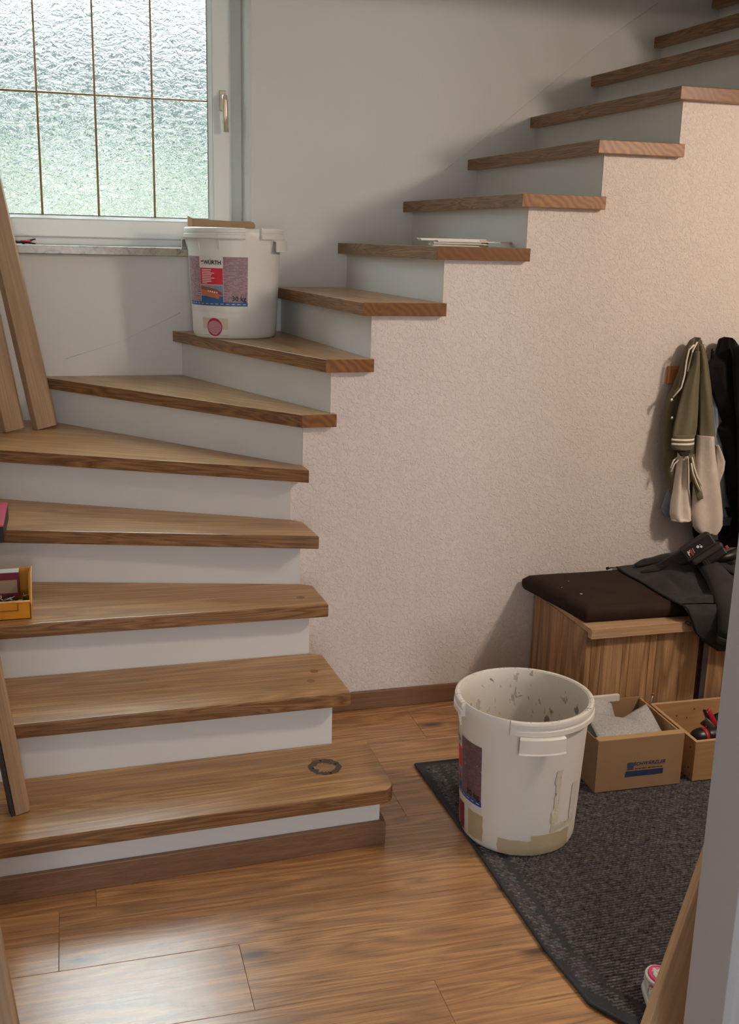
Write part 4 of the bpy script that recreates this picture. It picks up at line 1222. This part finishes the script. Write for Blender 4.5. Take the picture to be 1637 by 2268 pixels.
# ------------------------------------------------------------------ grey jacket thrown over the bench
def grey_jacket():
    e = empty('grey_work_jacket', (1.45, -.25, .47), 0, 'dark grey work jacket thrown over the right part of the bench cushion', 'jacket')
    base = e.location
    nu, nv = 70, 70
    V = []; F = []
    # left edge as seen: (x at given depth y)
    edge_pts = [(.0, 1.322), (.08, 1.315), (.17, 1.322), (.25, 1.322), (.33, 1.322), (.41, 1.325), (.47, 1.350), (.52, 1.372), (.56, 1.415), (.60, 1.475)]
    def left(s):
        for i in range(len(edge_pts) - 1):
            a, b = edge_pts[i], edge_pts[i + 1]
            if s <= b[0]: return a[1] + (b[1] - a[1]) * (s - a[0]) / (b[0] - a[0])
        return edge_pts[-1][1]
    for layer in (0, 1):
        for j in range(nv + 1):
            s = .60 * j / nv
            for i in range(nu + 1):
                u = i / nu
                xl = left(s); x = xl + (1.80 - xl) * u
                # profile over the cushion and down the front
                if s < .42:
                    y_ = -.020 - s; z = .4775
                    nx_, nz_ = 0, 1
                else:
                    d = s - .42
                    y_ = -.440 - .034 * min(1, d / .03) - .012 * math.sin(min(1, d / .18) * 3.14); z = .4775 - max(0, d - .012) * 1.0
                    nx_, nz_ = 1, 0
                amp = min(1, u * 4 + .12)
                wr = .016 * (mnoise.noise(Vector((x * 7, s * 9, 1.7))) + .5) + .012 * abs(mnoise.noise(Vector((x * 11 + s * 9, s * 5 - x * 6, 4.2)))) * 2
                pile = .055 * math.exp(-((x - 1.56) / .13) ** 2) * math.exp(-((s - .10) / .12) ** 2) + .035 * math.exp(-((x - 1.70) / .12) ** 2)
                wr = max(.001, wr) * amp + pile * (1 if s < .42 else .4)
                z += wr * nz_; y_ -= wr * nx_ * .9
                if layer: z -= .003 * nz_ ; y_ += .003 * nx_
                V.append((x - base.x, y_ - base.y, z - base.z))
    w = nu + 1; o2 = w * (nv + 1)
    for j in range(nv):
        for i in range(nu):
            a = j * w + i
            F.append((a, a + 1, a + w + 1, a + w)); F.append((o2 + a, o2 + a + w, o2 + a + w + 1, o2 + a + 1))
    for j in range(nv):
        for i in (0, nu):
            a = j * w + i; F.append((a, a + w, o2 + a + w, o2 + a))
    for i in range(nu):
        for j in (0, nv):
            a = j * w + i; F.append((a, a + 1, o2 + a + 1, o2 + a))
    mesh('body', V, F, GREYC, e, smooth=True)
    # sleeve hanging over the front with an open cuff
    P = [(1.585, -.13, .535), (1.575, -.22, .535), (1.545, -.34, .522), (1.515, -.44, .495), (1.492, -.515, .455), (1.478, -.545, .410), (1.468, -.550, .375)]
    v, f = tube([(p[0] - base.x, p[1] - base.y, p[2] - base.z) for p in P], [(.030, .022), (.040, .028), (.046, .030), (.050, .032), (.052, .034), (.050, .036), (.046, .036)], 22, caps=False)
    sl = mesh('sleeve', v, f, GREYC, e, smooth=True)
    so = sl.modifiers.new('thick', 'SOLIDIFY'); so.thickness = .004
    v, f = tube([(p[0] - base.x, p[1] - base.y, p[2] - base.z) for p in ((1.469, -.550, .386), (1.466, -.550, .366))], [(.048, .039), (.045, .037)], 22, caps=False)
    c = mesh('cuff', v, f, GREYC, sl, smooth=True); so = c.modifiers.new('thick', 'SOLIDIFY'); so.thickness = .005
    # folds laid over the pile
    for k, (P, r) in enumerate((([(1.37, -.12, .485), (1.43, -.14, .503), (1.50, -.16, .520), (1.56, -.18, .535)], [(.010, .006), (.017, .010), (.018, .012), (.012, .010)]),
                 ([(1.38, -.06, .492), (1.45, -.07, .510), (1.53, -.09, .530), (1.60, -.13, .550)], [(.012, .006), (.018, .011), (.02, .013), (.016, .012)]),
                 ([(1.56, -.14, .545), (1.585, -.20, .555), (1.62, -.27, .535), (1.66, -.33, .51)], [(.016, .010), (.022, .013), (.018, .012), (.010, .008)]))):
        v, f = tube([(p[0] - base.x, p[1] - base.y, p[2] - base.z) for p in P], r, 14)
        mesh('fold', v, f, GREYC, e, smooth=True)
    seam = plain('dark_seam', (.006, .006, .007), .9)
    L = [(left(s) + .003, (-.02 - s if s < .42 else -.478 - .014 * math.sin(min(1, (s - .42) / .18) * 3.14)), (.4795 if s < .42 else .4795 - max(0, s - .432))) for s in [q * .02 for q in range(31)]]
    v, f = tube([(p[0] - base.x, p[1] - base.y, p[2] - base.z) for p in L], .0028, 6); mesh('piping', v, f, seam, e, smooth=True)
    v, f = tube([(1.285 - base.x, -.028 - base.y, .478 - base.z), (1.295 - base.x, -.030 - base.y, .481 - base.z), (1.322 - base.x, -.035 - base.y, .480 - base.z)], .0022, 6); d = mesh('drawcord', v, f, seam, e, smooth=True)
    v, f = tube([(1.278 - base.x, -.028 - base.y, .478 - base.z), (1.287 - base.x, -.028 - base.y, .480 - base.z)], .0052, 8); mesh('cord_stopper', v, f, seam, d, smooth=True)
    v, f = tube([(1.342 - base.x, -.474 - base.y, .424 - base.z), (1.356 - base.x, -.482 - base.y, .416 - base.z)], .006, 8); mesh('cord_stopper', v, f, plain('glossy_black', (.01, .01, .01), .15), e, smooth=True)
grey_jacket()

def boxrot(name, lo, hi, mat, par, bevel=0, seg=3, loc=(0, 0, 0), rot=(0, 0, 0)):
    v, f = boxv(lo, hi)
    return mesh(name, v, f, mat, par, bevel=bevel, seg=seg, loc=loc, rot=rot)

def battery_tool():
    e = empty('cordless_tool', (1.527, -.225, .603), 0, 'black cordless tool lying on the grey jacket, its battery pointing at the viewer', 'power tool')
    body = plain('tool_black', (.022, .020, .018), .55); dark = plain('tool_dark', (.006, .006, .007), .4)
    white = plain('tool_white_mark', (.7, .68, .66), .4); red = plain('tool_red_mark', (.55, .03, .03), .4)
    e.rotation_euler = (Matrix.Rotation(R(-26), 3, 'Z') @ Matrix.Rotation(R(-14), 3, 'X') @ Matrix.Rotation(R(-38), 3, 'Y')).to_euler()
    box('battery', (-.066, -.032, -.026), (.058, .030, .034), body, e, bevel=.012, seg=4)
    f_ = -.0333
    box('display', (-.058, f_, -.014), (.052, -.031, .024), dark, e, bevel=.0008)
    box('bump_guard', (-.052, -.036, -.046), (.072, .034, -.020), body, e, bevel=.010, seg=4)
    box('battery_foot', (-.024, -.026, -.072), (.070, .05, -.040), dark, e, bevel=.006)
    for x in (-.012, -.004):
        box('ridge', (x, -.028, -.068), (x + .003, -.0262, -.046), body, e, bevel=.0005)
    def mark(nm, pts, m_, dy=.0):
        mesh(nm, [(p[0], f_ - .0006 - dy, p[1]) for p in pts], [tuple(range(len(pts)))], m_, e)
    mark('letter_mark', [(-.047, -.004), (-.043, -.004), (-.041, .012), (-.045, .012)], white)
    mark('letter_mark', [(-.045, .012), (-.041, .012), (-.037, .004), (-.039, .002)], white)
    mark('letter_mark', [(-.039, .002), (-.037, .006), (-.034, .013), (-.037, .013)], white)
    mark('red_slash', [(-.036, -.010), (-.031, -.010), (-.028, .014), (-.033, .014)], red)
    mark('red_slash', [(-.047, -.011), (-.043, -.011), (-.0425, -.005), (-.0465, -.005)], red)
    mark('thin_mark', [(-.026, -.006), (-.0245, -.006), (-.022, .012), (-.0235, .012)], white)
    for cx, cz, r in ((-.004, .006, .0052), (.006, .000, .0044), (.006, .0085, .0018)):
        mark('white_dot', [(cx + r * math.cos(q * .524), cz + r * math.sin(q * .524)) for q in range(12)], white)
    for x in (.018, .023, .028, .033):
        mark('grey_bar', [(x, -.002), (x + .002, -.002), (x + .002, .014), (x, .014)], body)
    v, f = tube([(.02, .02, -.06), (.06, .03, -.085), (.12, .045, -.10)], [(.022, .02), (.021, .019), (.024, .02)], 14); mesh('grip', v, f, dark, e, smooth=True)
    for p in ((.079, -.018, -.050),):
        v, f = boxv((p[0] - .005, p[1], p[2] - .008), (p[0] + .005, p[1] + .008, p[2] + .004)); mesh('red_latch', v, f, red, e, bevel=.002)
battery_tool()

# ------------------------------------------------------------------ boxes on the rug
RUGZ = .0119
def cardboard_box():
    B = (.885, -.775, RUGZ)
    e = empty('cardboard_box', B, R(-1.2), 'open brown cardboard box with blue print, on the rug behind the bucket', 'box')
    w, d, h, t = .292, .285, .170, .0035
    # wall panels; front is folded double
    v, f = boxv((0, 0, 0), (w, .006, h)); fr = mesh('front_panel', v, f, CARD, e, bevel=.001)
    box('front_fold', (.001, -.0003, h - .001), (w - .001, .026, h + .0035), CARDL, e, bevel=.0015)
    box('inner_flap', (.004, .021, .05), (w - .004, .0255, h - .001), CARDL, e)
    box('back_panel', (0, d - t, 0), (w, d, h), CARD, e, bevel=.001)
    box('side_panel', (0, .006, 0), (t, d - t, h), CARD, e, bevel=.001)
    # torn right side
    n = 26; V = []; rng = random.Random(5)
    for s in (0, 1):
        for i in range(n + 1):
            y_ = .026 + (d - .03) * i / n
            V.append((w - t * 1.6 * (1 - s), y_, 0)); V.append((w - t * 1.6 * (1 - s), y_, h - (.004 + .003 * mnoise.noise(Vector((i * .9, s, 0))))))
    F = []
    o = 2 * (n + 1)
    for i in range(n):
        a = 2 * i
        F += [(a, a + 2, a + 3, a + 1), (o + a, o + a + 1, o + a + 3, o + a + 2), (a + 1, a + 3, o + a + 3, o + a + 1)]
    F += [(0, 1, o + 1, o), (2 * n, o + 2 * n, o + 2 * n + 1, 2 * n + 1)]
    mesh('side_panel', V, F, CARDL, e)
    box('bottom', (.001, .001, .0005), (w - .001, d - .001, .004), CARD, e)
    # print on the front
    blue = plain('print_blue', (.022, .045, .125), .7, var=.12); blue2 = plain('print_blue_light', (.05, .075, .15), .7); dk = plain('print_dark', (.06, .028, .012), .8)
    yy = -.0006
    def quad(nm, x0, x1, z0, z1, m_, sk=.0):
        mesh(nm, [(x0, yy, z0), (x1, yy, z0), (x1 + sk, yy, z1), (x0 + sk, yy, z1)], [(0, 1, 2, 3)], m_, fr)
    quad('print_bar', .0985, .2270, .0425, .0615, blue, .0012)
    for i in range(4):
        quad('print_emblem', .1035, .1255, .0660 + i * .0062, .0715 + i * .0062, blue2, .0010)
    vs_, fs = text_mesh('SCHWÄRZLER', .0158, shear=.28, bold=.0004, space=1.08)
    mesh('lettering', [(x + .1785, yy - .0002, y_ + .0838) for x, y_, _ in vs_], fs, blue, fr, fix=False)
    quad('print_rule', .1300, .2275, .0750, .0755, dk)
    x = .1300
    for wl in (.0115, .009, .0125, .004):
        quad('small_print', x, x + wl, .0660, .0692, dk, .0008); x += wl + .0012
    x = .1740
    for wl in (.012, .0150, .0115, .0085):
        quad('small_print', x, x + wl, .0660, .0692, dk, .0008); x += wl + .0012
    return e
cardboard_box()

def foam_sheets():
    mt, nt, bs = newmat('foam_foil')
    v = coords(nt)
    r = ramp(nt, noise(nt, v, 160, 3), [(.3, (.40, .40, .40)), (.7, (.60, .60, .60))])
    nt.links.new(r.outputs[0], bs.inputs['Base Color']); bs.inputs['Roughness'].default_value = .5
    tr = nd(nt, 'ShaderNodeBsdfTransparent'); mx = nd(nt, 'ShaderNodeMixShader'); mx.inputs[0].default_value = .22
    out = [n for n in nt.nodes if n.type == 'OUTPUT_MATERIAL'][0]
    nt.links.new(bs.outputs[0], mx.inputs[1]); nt.links.new(tr.outputs[0], mx.inputs[2]); nt.links.new(mx.outputs[0], out.inputs[0])
    def sheet(name, P, bulge, seed, lab):
        n = 16
        P = [Vector(p) for p in P]
        base = P[0]
        nrm = (P[1] - P[0]).cross(P[3] - P[0]).normalized()
        V = []; F = []
        for L_ in (0, 1):
            for j in range(n + 1):
                for i in range(n + 1):
                    a = P[0].lerp(P[1], i / n); b = P[3].lerp(P[2], i / n); p = a.lerp(b, j / n)
                    d = bulge * math.sin(math.pi * i / n) * math.sin(math.pi * (j / n) * .9 + .2) + .006 * mnoise.noise(p * 14 + Vector((seed, 0, 0)))
                    p = p + nrm * (d + L_ * .0012)
                    V.append(tuple(p - base))
        w = n + 1; o = w * w
        for j in range(n):
            for i in range(n):
                a = j * w + i
                F += [(a, a + 1, a + w + 1, a + w), (o + a, o + a + w, o + a + w + 1, o + a + 1)]
        for i in range(n):
            for a in (i, n * w + i): F.append((a, a + 1, o + a + 1, o + a))
            for a in (i * w, i * w + n): F.append((a, a + w, o + a + w, o + a))
        o_ = mesh(name, V, F, mt, smooth=True)
        o_.location = base
        tag(o_, lab, 'foam sheet', 'foam packing in the cardboard box')
    sheet('foam_sheet', [(.90, -.72, .10), (1.06, -.60, .10), (1.052, -.53, .205), (.90, -.56, .225)], .004, 1, 'grey foam sheet at the back left in the cardboard box, its corner up')
    sheet('foam_sheet', [(.905, -.742, .165), (1.08, -.735, .150), (1.10, -.66, .172), (.93, -.60, .20)], .010, 5, 'whitish foam sheet lying at the front left in the cardboard box')
    sheet('foam_sheet', [(1.055, -.735, .158), (1.155, -.725, .130), (1.145, -.60, .205), (1.035, -.62, .165)], .012, 9, 'curled foam sheet at the right in the cardboard box, beside the thin rod')
    o = box('white_bar', (.965, -.545, .196), (1.078, -.532, .218), plain('white_profile', (.74, .70, .64), .5), None, bevel=.001)
    tag(o, 'white squared bar sticking up at the back of the cardboard box', 'bar')
    e = empty('nail_punch', (1.172, -.54, .03), 0, 'thin steel rod with copper tip standing in the cardboard box', 'tool')
    v, f = tube([(.006, 0, 0), (.022, 0, .125), (.029, 0, .172)], [.0022, .0026, .0032], 10); mesh('shaft', v, f, plain('steel_rod', (.35, .33, .31), .3, metal=.9), e, smooth=True)
    v, f = tube([(.029, 0, .172), (.031, 0, .180)], [.0036, .003], 10); mesh('tip', v, f, plain('copper_tip', (.45, .18, .10), .35, metal=.8), e, smooth=True)
foam_sheets()

def wooden_box():
    B = (1.2215, -.778, .0119)
    e = empty('wooden_box', B, R(-1.0), 'open plywood box standing on the rug right of the cardboard box', 'box')
    w, d, h, t = .46, .292, .134, .012
    edge = plain('ply_edge', (.55, .36, .19), .6, var=.1)
    for nm, lo, hi in (('front_board', (0, 0, 0), (w, t, h)), ('back_board', (0, d - t, 0), (w, d, h)), ('side_board', (0, t, 0), (t, d - t, h)), ('side_board', (w - t, t, 0), (w, d - t, h)), ('bottom_board', (t, t, .001), (w - t, d - t, .008))):
        box(nm, lo, hi, PLY, e, bevel=.0008)
    # lighter cut edges on top
    for lo, hi in (((0.0005, .0005, h - .0002), (w - .0005, t - .0005, h + .0006)), ((.0005, d - t + .0005, h - .0002), (w - .0005, d - .0005, h + .0006)), ((.0005, t, h - .0002), (t - .0005, d - t, h + .0006))):
        box('cut_edge', lo, hi, edge, e)
    sc = plain('screw_dark', (.05, .03, .02), .5)
    for x, y_, z in ((-.0004, .006 + .02, .105), (-.0004, .026, .035)):
        L_ = lathe([(0, 0), (.0028, 0), (.0028, .0006), (0, .0006)], 10)
        mesh('screw', [(x - p[2], y_ + p[0], z + p[1]) for p in L_[0]], L_[1], sc, e)
    for x, z in ((.10, .085), (.165, .105), (.14, .075)):
        L_ = lathe([(0, 0), (.0024, 0), (.0024, .0006), (0, .0006)], 10)
        mesh('nail_hole', [(x + p[0], d - t - .0004 - p[2], z + p[1]) for p in L_[0]], L_[1], sc, e)
wooden_box()

def drill():
    e = empty('drill', (1.300, -.640, .085), R(4), 'black and red cordless drill lying in the plywood box', 'power tool')
    blk = plain('drill_rubber', (.012, .012, .013), .35); red = plain('drill_red', (.42, .015, .03), .4, bumpn=(400, .4, .0004)); gr = plain('drill_grey', (.08, .07, .06), .4)
    def latx(nm, prof, m_, n=28):
        V, F = lathe([(r, x) for x, r in prof], n)
        return mesh(nm, [(p[2], p[0], p[1]) for p in V], F, m_, e, smooth=True)
    latx('chuck', [(0, 0), (0, .012), (.003, .018), (.010, .024), (.022, .0285), (.034, .030), (.036, .030), (.036, 0)], blk)
    latx('chuck_ring', [(.0355, 0), (.0355, .0305), (.049, .0305), (.049, 0)], red)
    latx('gearbox', [(.0495, 0), (.0495, .0265), (.062, .028), (.075, .0285), (.120, .029), (.150, .024), (.152, 0)], blk)
    v, f = tube([(.052, .018, .030), (.060, .014, .046), (.073, .008, .030), (.088, -.002, .012)], [(.004, .012), (.004, .014), (.004, .013), (.004, .010)], 10); mesh('lever', v, f, gr, e, smooth=True)
    v, f = tube([(.062, .020, .080), (.066, .019, .076), (.080, .014, .050), (.095, .010, .028), (.118, .008, .018)], [(.004, .011), (.005, .013), (.005, .013), (.005, .012), (.005, .010)], 12); mesh('red_strap', v, f, red, e, smooth=True)
    v, f = tube([(.060, .024, .078), (.072, .022, .050), (.086, .018, .026)], [(.006, .011), (.006, .012), (.005, .010)], 10); mesh('strap_back', v, f, blk, e, smooth=True)
    v, f = tube([(.105, .02, .020), (.115, .03, .040), (.135, .03, .048)], [.014, .018, .016], 14); mesh('knob', v, f, blk, e, smooth=True)
    box('handle', (.060, -.03, -.066), (.150, .02, -.012), blk, e, bevel=.008)
    for o in list(e.children):
        pass
drill()

# ------------------------------------------------------------------ yellow bin with contents, flat case
def yellow_bin():
    e = empty('storage_bin', (-.7455, -.332, .5405), 0, 'orange yellow open fronted storage bin on the third stair tread at the left', 'bin')
    ye = plain('bin_orange', (.62, .25, .012), .38, var=.15, bumpn=(50, .15, .001)); rim = plain('bin_rim', (.74, .42, .12), .38)
    wd, dp, hb, hf, t = .150, .135, .118, .056, .003
    # side plan: slanted top
    def side(x0, x1, nm):
        prof = [(0, 0), (dp, 0), (dp, hb), (dp * .55, hb), (.020, hf + .012), (.004, hf), (0, hf)]
        n = len(prof)
        V = [(x0, p[0], p[1]) for p in prof] + [(x1, p[0], p[1]) for p in prof]
        F = [tuple(range(n)), tuple(range(2 * n - 1, n - 1, -1))] + [(i, n + i, n + (i + 1) % n, (i + 1) % n) for i in range(n)]
        mesh(nm, V, F, ye, e, bevel=.0006)
    side(-t, 0, 'side_wall'); side(-wd, -wd + t, 'side_wall')
    v, f = tube([(.0015, -.001, hf - .012), (.002, .002, hf), (.002, .020, hf + .012), (.002, dp * .55, hb), (.002, dp, hb)], (.0028, .0022), 8)
    mesh('rim', v, f, rim, e, smooth=True)
    v, f = tube([(-.004, .030, hf + .006), (-.004, dp * .56, hb - .010), (-.004, dp - .01, hb - .010)], (.0018, .0018), 6); mesh('rim', v, f, rim, e, smooth=True)
    box('front_wall', (-wd, 0, 0), (0, t, hf), ye, e, bevel=.0006)
    box('front_rim', (-wd, -.003, hf - .004), (0, t + .001, hf + .001), rim, e, bevel=.001)
    box('label_slot', (-wd + .02, -.0022, hf - .026), (-.036, 0, hf - .005), ye, e, bevel=.0006)
    box('slot_lip', (-wd + .02, -.0035, hf - .028), (-.034, 0, hf - .025), plain('bin_shadow', (.30, .10, .01), .5), e, bevel=.0005)  # slot lips in darker orange, edge shade put into their colour
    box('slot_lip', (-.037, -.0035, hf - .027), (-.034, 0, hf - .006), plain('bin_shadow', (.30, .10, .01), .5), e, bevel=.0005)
    box('back_wall', (-wd, dp - t, 0), (0, dp, hb), ye, e, bevel=.0006)
    box('rear_rib', (-.030, dp - t - .002, .01), (-.027, dp - t, hb - .008), ye, e)
    box('bottom', (-wd, 0, 0), (0, dp, t), ye, e)
    m_ = plain('maroon_card', (.16, .012, .035), .5); lb = plain('tan_label', (.40, .29, .19), .6, var=.1)
    c = empty('carton', (-.778, -.226, .586), 0, 'maroon carton with tan label standing in the orange bin', 'box')
    box('shell', (-.10, -.022, -.002), (.0, .010, .072), m_, c, bevel=.001)
    box('sticker', (-.085, -.0228, .010), (-.006, -.0218, .050), lb, c)
    box('top_flap', (-.10, -.022, .0722), (.0, .016, .0745), plain('pale_flap', (.62, .64, .63), .4), c, bevel=.0008)
    st_ = plain('dark_hardware', (.02, .018, .02), .3); st2 = plain('bright_hardware', (.5, .48, .45), .3, metal=.8)
    s = empty('hardware_bag', (-.80, -.28, .5440), 0, 'black bag of shiny fittings at the front of the orange bin', 'bag')
    rng = random.Random(2)
    V = []; F = []
    n = 14
    for j in range(n + 1):
        for i in range(n + 1):
            x = -.085 + .132 * i / n; y_ = -.040 + .070 * j / n
            z = .030 + .016 * math.sin(math.pi * i / n) * math.sin(math.pi * j / n) + .008 * mnoise.noise(Vector((x * 40, y_ * 40, 2)))
            V.append((x, y_, z)); 
    o = len(V); V += [(p[0], p[1], .003) for p in V]
    w = n + 1
    for j in range(n):
        for i in range(n):
            a = j * w + i; F += [(a, a + 1, a + w + 1, a + w), (o + a, o + a + w, o + a + w + 1, o + a + 1)]
    for i in range(n):
        for a in (i, n * w + i): F.append((a, a + 1, o + a + 1, o + a))
        for a in (i * w, i * w + n): F.append((a, a + w, o + a + w, o + a))
    mesh('bag', V, F, st_, s, smooth=True)
    for k in range(9):
        x = rng.uniform(-.07, .035); y_ = rng.uniform(-.03, .015); a = rng.uniform(0, 3.1)
        v, f = tube([(x, y_, .046), (x + .016 * math.cos(a), y_ + .016 * math.sin(a), .050), (x + .03 * math.cos(a + .5), y_ + .03 * math.sin(a + .5), .044)], (.0022, .0016), 6)
        mesh('fitting', v, f, st2, s, smooth=True)
yellow_bin()

def flat_case():
    e = empty('tool_case', (-.820, -.138, .7205), 0, 'flat case with pinkish red lid and black front, cut off at the left edge', 'case')
    box('front', (-.17, 0, 0), (0, .012, .050), plain('case_black', (.016, .018, .022), .5), e, bevel=.002)
    box('body', (-.17, .0122, 0), (-.001, .30, .046), plain('case_dark', (.05, .01, .02), .5), e, bevel=.001)
    box('lid', (-.17, .001, .0463 + .004), (-.0005, .30, .0545), plain('case_pink', (.55, .05, .11), .45, bumpn=(200, .2, .0005)), e, bevel=.001)
flat_case()

# ------------------------------------------------------------------ child's sneaker on the rug
def sneaker():
    mt, nt, bs = newmat('sneaker_print')
    v = coords(nt, rnd=False)
    n1 = noise(nt, v, 42, 3, .6, 1.5)
    r = ramp(nt, n1, [(.38, (.72, .66, .56)), (.47, (.60, .68, .66)), (.52, (.74, .70, .60)), (.585, (.50, .18, .32)), (.62, (.22, .10, .25)), (.66, (.70, .66, .58))])
    nt.links.new(r.outputs[0], bs.inputs['Base Color']); bs.inputs['Roughness'].default_value = .6
    wh = plain('sneaker_sole', (.66, .68, .66), .45); pk = plain('pink_lining', (.80, .03, .22), .6); ins = plain('sneaker_inside', (.25, .13, .09), .9)
    e = empty('sneaker', (.592, -1.675, .0118), R(-14), 'white child sneaker with pink lining on the rug beside the leaning board', 'shoe')
    # sections from heel (+y) to toe (-y): (y, half width, height)
    S = [(.075, .014, .030), (.072, .022, .050), (.060, .029, .058), (.035, .032, .056), (.010, .033, .054), (-.015, .035, .056), (-.040, .038, .052), (-.070, .040, .042), (-.095, .038, .036), (-.115, .030, .031), (-.125, .018, .022), (-.128, .006, .012)]
    N = 24; V = []; F = []
    for y_, w, h in S:
        for k in range(N):
            a = 2 * math.pi * k / N
            x = w * math.cos(a); z = .010 + (h - .010) / 2 * (1 + math.sin(a)) if math.sin(a) > 0 else .010 + (h - .010) / 2 * (1 + math.sin(a))
            x = math.copysign(w * abs(math.cos(a)) ** .7, math.cos(a))
            V.append((x, y_, z))
    for i in range(len(S) - 1):
        for k in range(N):
            a = i * N + k; b = i * N + (k + 1) % N; F.append((a, b, b + N, a + N))
    F.append(tuple(range(N))); F.append(tuple(range(len(S) * N - 1, (len(S) - 1) * N - 1, -1)))
    mesh('upper', V, F, mt, e, smooth=True)
    # sole
    out = [(S_[1] + .003, S_[0] * 1.03) for S_ in S]
    poly = [(a, b) for a, b in out] + [(-a, b) for a, b in reversed(out)]
    prism('sole', poly, 0, .016, wh, e, bevel=.004)
    P = [(.025 * math.cos(q), .030 + .038 * math.sin(q), .060 - .006 * math.sin(q)) for q in [i * math.pi / 10 for i in range(21)]]
    v_, f_ = tube(P, (.0036, .0036), 8, caps=False); mesh('collar', v_, f_, pk, e, smooth=True)
    P = [(.030 * math.cos(q), .030 + .044 * math.sin(q), .055 - .006 * math.sin(q)) for q in [i * math.pi / 10 for i in range(21)]]
    v_, f_ = tube(P, (.0050, .0050), 8, caps=False); mesh('collar', v_, f_, wh, e, smooth=True)
    V = [(0, .030, .050)] + [(.024 * math.cos(q), .030 + .037 * math.sin(q), .0595 - .006 * math.sin(q)) for q in [i * math.pi / 10 for i in range(20)]]
    mesh('opening', V, [(0, 1 + i, 1 + (i + 1) % 20) for i in range(20)], ins, e)
    for k in range(3):
        v_, f_ = tube([(-.03 + .004 * k, -.022 - .018 * k, .045 - .003 * k), (0, -.020 - .018 * k, .060 - .005 * k), (.03 - .004 * k, -.022 - .018 * k, .045 - .003 * k)], (.007, .002), 8)
        mesh('strap', v_, f_, wh, e, smooth=True)
sneaker()
